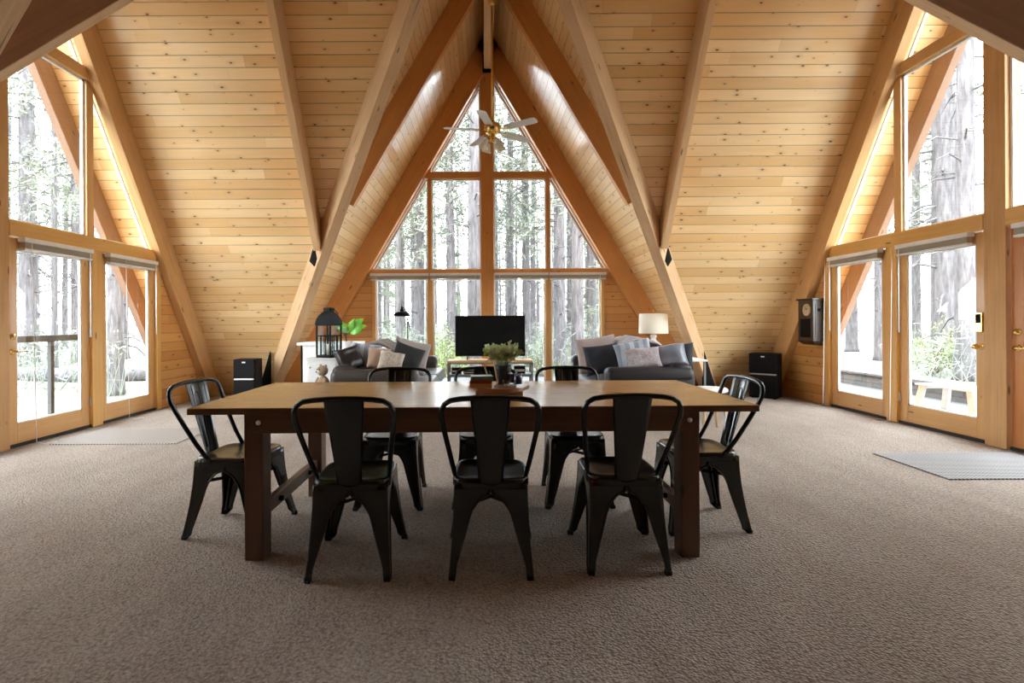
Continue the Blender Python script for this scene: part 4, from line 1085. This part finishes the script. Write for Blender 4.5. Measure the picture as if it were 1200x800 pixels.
# ---------------------------------------------------------------- outside
GZ = -.35
m = MB((0, 0, GZ)); 
def gr(u, v):
    x, y = (u - .5) * 190, (v - .35) * 190
    far = max(0, math.hypot(x, y - 5) - 12)
    return V((x, y, GZ + .25 * mnoise.noise(V((x * .12, y * .12, 0))) * min(1, far / 6) + .012 * far))
m.grid(gr, 90, 90)
setting(m.build('ground', 'ground'), 'bright dry forest floor outside the windows', 'ground')
m = MB((6.2, 6, -.2)); m.box((XR + .1, 2.0, GZ - .1), (7.2, 11.5, -.06), .01); setting(m.build('patio', 'patio'), 'pale patio slab outside the right doors', 'patio')
m = MB((7.3, 7, -.2)); m.box((7.2, 1.0, GZ - .1), (7.55, 12.5, .16), .02); m.box((7.15, 1.0, .16), (7.6, 12.5, .21), .01)
setting(m.build('garden_wall', 'stone'), 'low grey ledger-stone wall beyond the patio', 'wall')
m = MB((-5.2, 5, -.2)); m.box((-5.75, 1.0, -.18), (XL - .1, 9.2, -.06), .01); setting(m.build('porch_deck', 'patio'), 'pale narrow porch outside the left doors', 'deck')
m = MB((0, 10, -.2)); m.box((-3.2, DG + .1, -.2), (3.4, 11.2, -.06), .01); setting(m.build('deck', 'patio'), 'pale deck outside the tall far window', 'deck')
# railing left
c = V((-5.62, 6.3, -.06)); r = thing('porch_railing', 'grey wooden porch railing outside the left doors', 'railing', c)
m = MB(c); m.box((-5.66, 5.2, .98), (-5.58, 6.95, 1.06), .004); m.build('top_rail', 'greywood', r)
for y in (5.4, 6.42):
    m = MB(c); m.box((-5.645, y - .025, -.06), (-5.595, y + .025, .98), .003); m.build('post', 'greywood', r)
m = MB((-5.6, 6.95, -.06)); m.box((-5.67, 6.90, -.06), (-5.53, 7.04, 2.2), .005); tag(m.build('porch_post', 'brownwood'), 'brown wooden porch post outside, at right end of grey railing', 'post')
# white bench right
c = V((6.28, 6.55, -.06)); r = thing('outdoor_bench', 'low white bench with splayed legs on the patio', 'bench', c)
m = MB()
for k in range(4): m.box((-.22 + k * .112, -.42, .345 - .0), (-.22 + k * .112 + .10, .42, .37), .004)
m.build('seat', 'white', r)
m = MB(); m.box((-.2, -.38, .30), (.2, -.34, .345)).box((-.2, .34, .30), (.2, .38, .345)); m.build('apron', 'white', r)
for sx in (-1, 1):
    for sy in (-1, 1):
        m = MB(); m.obox((sx * .17 - .02, sy * .34 - .045, .345), (sx * .03, sy * .07, -.345), (.04, 0, 0), (0, .09, 0)); m.build('leg', 'white', r)
c = V((-12, 13.5, GZ)); r_ = random.Random(3)
m = MB((-12.5, 13.6, GZ + .1)); m.tube([(-16, 14.2, GZ + .12), (-13.5, 13.6, GZ + .16), (-11, 13.3, GZ + .16), (-8.6, 13.6, GZ + .14)], [.2, .22, .2, .16], 10); tag(m.build('fallen_log', 'bark'), 'fallen log lying on the forest floor outside the left doors', 'log')

# pines: prototypes, then copies
def needles(mb, p, size, n, R):
    for _ in range(n):
        d = V((R.gauss(0, 1), R.gauss(0, 1), R.gauss(0, .8))).normalized(); u = d.orthogonal().normalized(); a = R.random() * PI
        u = (u * math.cos(a) + d.cross(u) * math.sin(a)) * size * .07; t = d * size * R.uniform(.5, 1)
        q = p + V((R.gauss(0, 1), R.gauss(0, 1), R.gauss(0, 1))) * size * .35
        mb.face([mb.vert(q - u), mb.vert(q + u), mb.vert(q + t + u * .2), mb.vert(q + t - u * .2)])
def pine(label, group, h, rad, zb, nb, bl, ns, mat, seed, dead=12, droop=.25):
    R = random.Random(seed); r = thing('pine_tree', label, 'tree', (0, 0, 0), 0, group)
    tr = MB(); bend = (R.uniform(-.3, .3), R.uniform(-.3, .3))
    def ax(z): t = z / h; return V((bend[0] * t * t, bend[1] * t * t, z))
    prof = [(0, 1.35), (.25, 1.1), (.8, 1.0), (h * .3, .86), (h * .6, .6), (h * .85, .3), (h, .04)]
    tr.tube([ax(z) for z, k in prof], [rad * k for z, k in prof], 12)
    fo = MB()
    for k in range(nb + dead):
        live = k < nb
        z = h * (zb + (1 - zb) * (k + R.random()) / nb) * .98 if live else R.uniform(1.0, h * max(zb, .35))
        l = bl * (1.05 - .75 * max(0, (z / h - zb) / (1 - zb))) * R.uniform(.6, 1.1) if live else R.uniform(.5, 1.6)
        a = R.random() * 2 * PI; d = V((math.cos(a), math.sin(a), R.uniform(-.35, .25)))
        p0 = ax(z); p1 = p0 + d * l * .55; p2 = p0 + d * l + V((0, 0, -droop * l))
        br = rad * .12 * (1 - .6 * z / h) + .006
        tr.tube([p0, p1, p2], [br, br * .7, br * .25], 5, cap=False)
        for q in range(3 if live else 2):
            t = R.uniform(.3, .95); p = p0.lerp(p1, t / .55) if t < .55 else p1.lerp(p2, (t - .55) / .45)
            e = p + V((R.uniform(-1, 1), R.uniform(-1, 1), R.uniform(-.5, .3))) * l * .3
            tr.tube([p, e], [br * .4, br * .15], 4, cap=False)
            if live: needles(fo, e, .30, ns // 3, R)
        if live:
            for q in range(5): needles(fo, p1.lerp(p2, q / 4) if q else p0.lerp(p1, .7), .34, ns // 3, R)
    tr.build('trunk', 'bark', r); fo.build('foliage', mat, r)
    return r
G1 = 'slim pines in the woods'; G2 = 'leafy young firs in the woods'
L1 = 'slim bare-stemmed pine standing in the woods outside'; L2 = 'young fir with branches low to the ground in the woods'
near = [('thick pine', 'x')]
protoA = pine(L1, G1, 17, .16, .30, 46, 2.3, 30, 'needle', 1)
protoB = pine(L1, G1, 20, .20, .40, 46, 2.6, 30, 'needle', 2, 18)
protoC = pine(L2, G2, 8, .08, .08, 52, 1.9, 30, 'needle2', 3, 4)
protoBig = pine('thick pine trunk straight outside the left doors by the railing', 'big pines close to the house', 22, .26, .24, 60, 3.0, 30, 'needle', 4, 26)
def gz(x, y): return GZ + .25 * mnoise.noise(V((x * .12, y * .12, 0))) * min(1, max(0, math.hypot(x, y - 5) - 12) / 6) + .012 * max(0, math.hypot(x, y - 5) - 12) - .05
def place(o, x, y, s, lb=None, rz=None):
    o.location = (x, y, gz(x, y)); o.rotation_euler = (0, 0, rng.random() * 6 if rz is None else rz); o.scale = (s, s, rng.uniform(.9, 1.1) * max(s, .8))
    if lb: o['label'] = lb
bigs = [(34, 17, .54, 'thick pine trunk seen through left door by the centre post'), (143, 20, .46, 'thick pine trunk seen through left door by pine boards'),
        (1106, 16, .66, 'thickest pine trunk seen through right door with keypad lock'), (998, 21, .44, 'pine trunk seen through right fixed door beside the clock'), (1030, 17, .30, 'pine trunk at right edge of the glass in right fixed door'),
        (1073, 22, .40, 'pine trunk left of the thickest one behind the right doors'), (656, 15, .40, 'thick pine trunk behind outer right pane of far window'), (617, 17, .30, 'pine trunk just right of television in far window'),
        (598, 18, .30, 'straight pine trunk right of centre mullion in far window'), (491, 18, .36, 'thick pine trunk behind outer left pane of far window'), (468, 16, .20, 'slim pine trunk behind the floor lamp in far window'),
        (64, 15, .17, 'slim pine trunk in upper left gable glass'), (89, 18, .30, 'pine trunk by the mullion of upper left gable glass'), (690, 19, .17, 'slim pine trunk at right edge of far window')]
for i, (x, d, dia, lb) in enumerate(bigs):
    o = protoBig if i == 0 else dup(protoBig)
    p = px(x, 377, d); place(o, p.x, p.y, dia / .52, lb)
used = [(px(x, 377, d).x, d) for x, d, _, _ in bigs]
def inside(x, y): return (abs(x - X0) < 7.0 and -4 < y < 13) or (y < 0)
cnt = 0; first = {0: protoA, 1: protoB, 2: protoC}
R3 = random.Random(21)
sectors = [(-95, -36), (-13, 17), (40, 95)]
tries = 0
while cnt < 170 and tries < 4000:
    tries += 1
    s = sectors[cnt % 3]; a = math.radians(R3.uniform(*s)); D = 13 + 46 * R3.random() ** .9
    x, y = D * math.sin(a), D * math.cos(a)
    if inside(x, y) or any((x - u) ** 2 + (y - v) ** 2 < 1.4 for u, v in used): continue
    used.append((x, y)); k = (0, 1, 2, 0, 1)[cnt // 3 % 5]
    if k == 2 and D < 17: k = 0
    o = first.pop(k) if k in first else dup((protoA, protoB, protoC)[k])
    place(o, x, y, R3.uniform(.6, 1.15)); cnt += 1
# bushes
def bush(label, R, h, w):
    r = thing('shrub', label, 'shrub', (0, 0, 0), 0, 'leafy shrubs beyond the far window'); st = MB(); fo = MB()
    for k in range(40):
        a = R.random() * 2 * PI; q = R.random() ** .6; tip = V((w * q * math.cos(a), w * q * math.sin(a), h * (1 - .6 * q * q) * R.uniform(.6, 1.05))); st.tube([(0, 0, 0), tip * .5 + V((0, 0, .1 * h)), tip], .006, 4, cap=False)
        for j in range(22):
            p = tip * R.uniform(.55, 1.0) + V((R.gauss(0, .06), R.gauss(0, .06), R.gauss(0, .06))); d = V((R.gauss(0, 1), R.gauss(0, 1), R.gauss(0, 1))).normalized(); u = d.orthogonal().normalized() * .018
            fo.face([fo.vert(p), fo.vert(p + d * .025 + u), fo.vert(p + d * .055), fo.vert(p + d * .025 - u)])
    st.build('stems', 'brownwood', r); fo.build('foliage', 'bushleaf', r); return r
b0 = bush('yellow-green shrub low behind the far window', random.Random(8), 1.3, .8)
for i, (x, d, s, lb) in enumerate(((517, 12.6, 1.0, 'yellow-green shrub behind television, left of it, beyond far window'), (527, 14.5, 1.25, 'larger yellow-green shrub further back behind the television'), (497, 13.5, .9, 'yellow-green shrub behind the wooden mullion left of television'), (634, 14, .8, 'yellow-green shrub right of television beyond far window'), (1090, 13.5, 1.3, 'green shrub beyond the stone wall behind white bench'), (1122, 14, 1.1, 'green shrub at foot of thickest pine beyond the stone wall'))):
    o = b0 if i == 0 else dup(b0); p = px(x, 377, d); o.location = (p.x, p.y, gz(p.x, p.y)); o.rotation_euler = (0, 0, i * 1.3); o.scale = (s, s, s); o['label'] = lb
    if i > 3: o['group'] = 'shrubs beyond the stone wall'
# dead undergrowth and far brush: nobody could count it
fo = MB((0, 20, 0)); R = random.Random(77)
for k in range(4200):
    s = sectors[k % 3]; a = math.radians(R.uniform(*s)); D = 13 + 35 * R.random()
    x, y = D * math.sin(a), D * math.cos(a)
    if inside(x, y): continue
    z = gz(x, y); hh = R.uniform(.3, 1.6)
    for j in range(3):
        t = V((x + R.gauss(0, .35), y + R.gauss(0, .35), z + hh * R.uniform(.5, 1))); fo.tube([(x, y, z), t], [.009, .003], 3, cap=False)
        needles(fo, t, .2, 5, R)
tag(fo.build('undergrowth', 'needle'), 'thin grey-green brush and saplings between the trees outside', 'undergrowth', None, 'stuff')

# ---------------------------------------------------------------- light, camera
w = bpy.data.worlds.new('sky'); SC.world = w; w.use_nodes = True; nt = w.node_tree; nt.nodes.clear()
wo = nt.nodes.new('ShaderNodeOutputWorld'); bg = nt.nodes.new('ShaderNodeBackground'); tc = nt.nodes.new('ShaderNodeTexCoord'); sx = nt.nodes.new('ShaderNodeSeparateXYZ'); rp = nt.nodes.new('ShaderNodeValToRGB')
nt.links.new(tc.outputs['Generated'], sx.inputs[0]); nt.links.new(sx.outputs[2], rp.inputs[0]); nt.links.new(rp.outputs[0], bg.inputs[0]); nt.links.new(bg.outputs[0], wo.inputs[0])
rp.color_ramp.elements[0].color = (.90, .95, 1.0, 1); rp.color_ramp.elements[1].color = (.78, .89, 1.0, 1)
bg.inputs[1].default_value = 6.5
cam = bpy.data.cameras.new('camera'); cam.sensor_width = 36; cam.lens = 17.4; cam.shift_x = .0275; cam.shift_y = -23 / 1200; cam.clip_start = .02; cam.clip_end = 500
co = lk(bpy.data.objects.new('camera', cam)); co.location = (0, 0, EYE); co.rotation_euler = (PI / 2, .0055, 0); SC.camera = co

SC.view_settings.view_transform = 'Standard'; SC.view_settings.look = 'None'; SC.view_settings.gamma = 1; SC.view_settings.exposure = 1.8; SC.view_settings.use_curve_mapping = False
SC.cycles.max_bounces = 10; SC.cycles.diffuse_bounces = 6; SC.cycles.glossy_bounces = 4; SC.cycles.transparent_max_bounces = 16; SC.cycles.transmission_bounces = 6
SC.cycles.caustics_reflective = False; SC.cycles.caustics_refractive = False
SC.cycles.sample_clamp_indirect = 8; SC.cycles.use_denoising = True
for o in list(SC.objects):
    if '_zm' in o: del o['_zm']
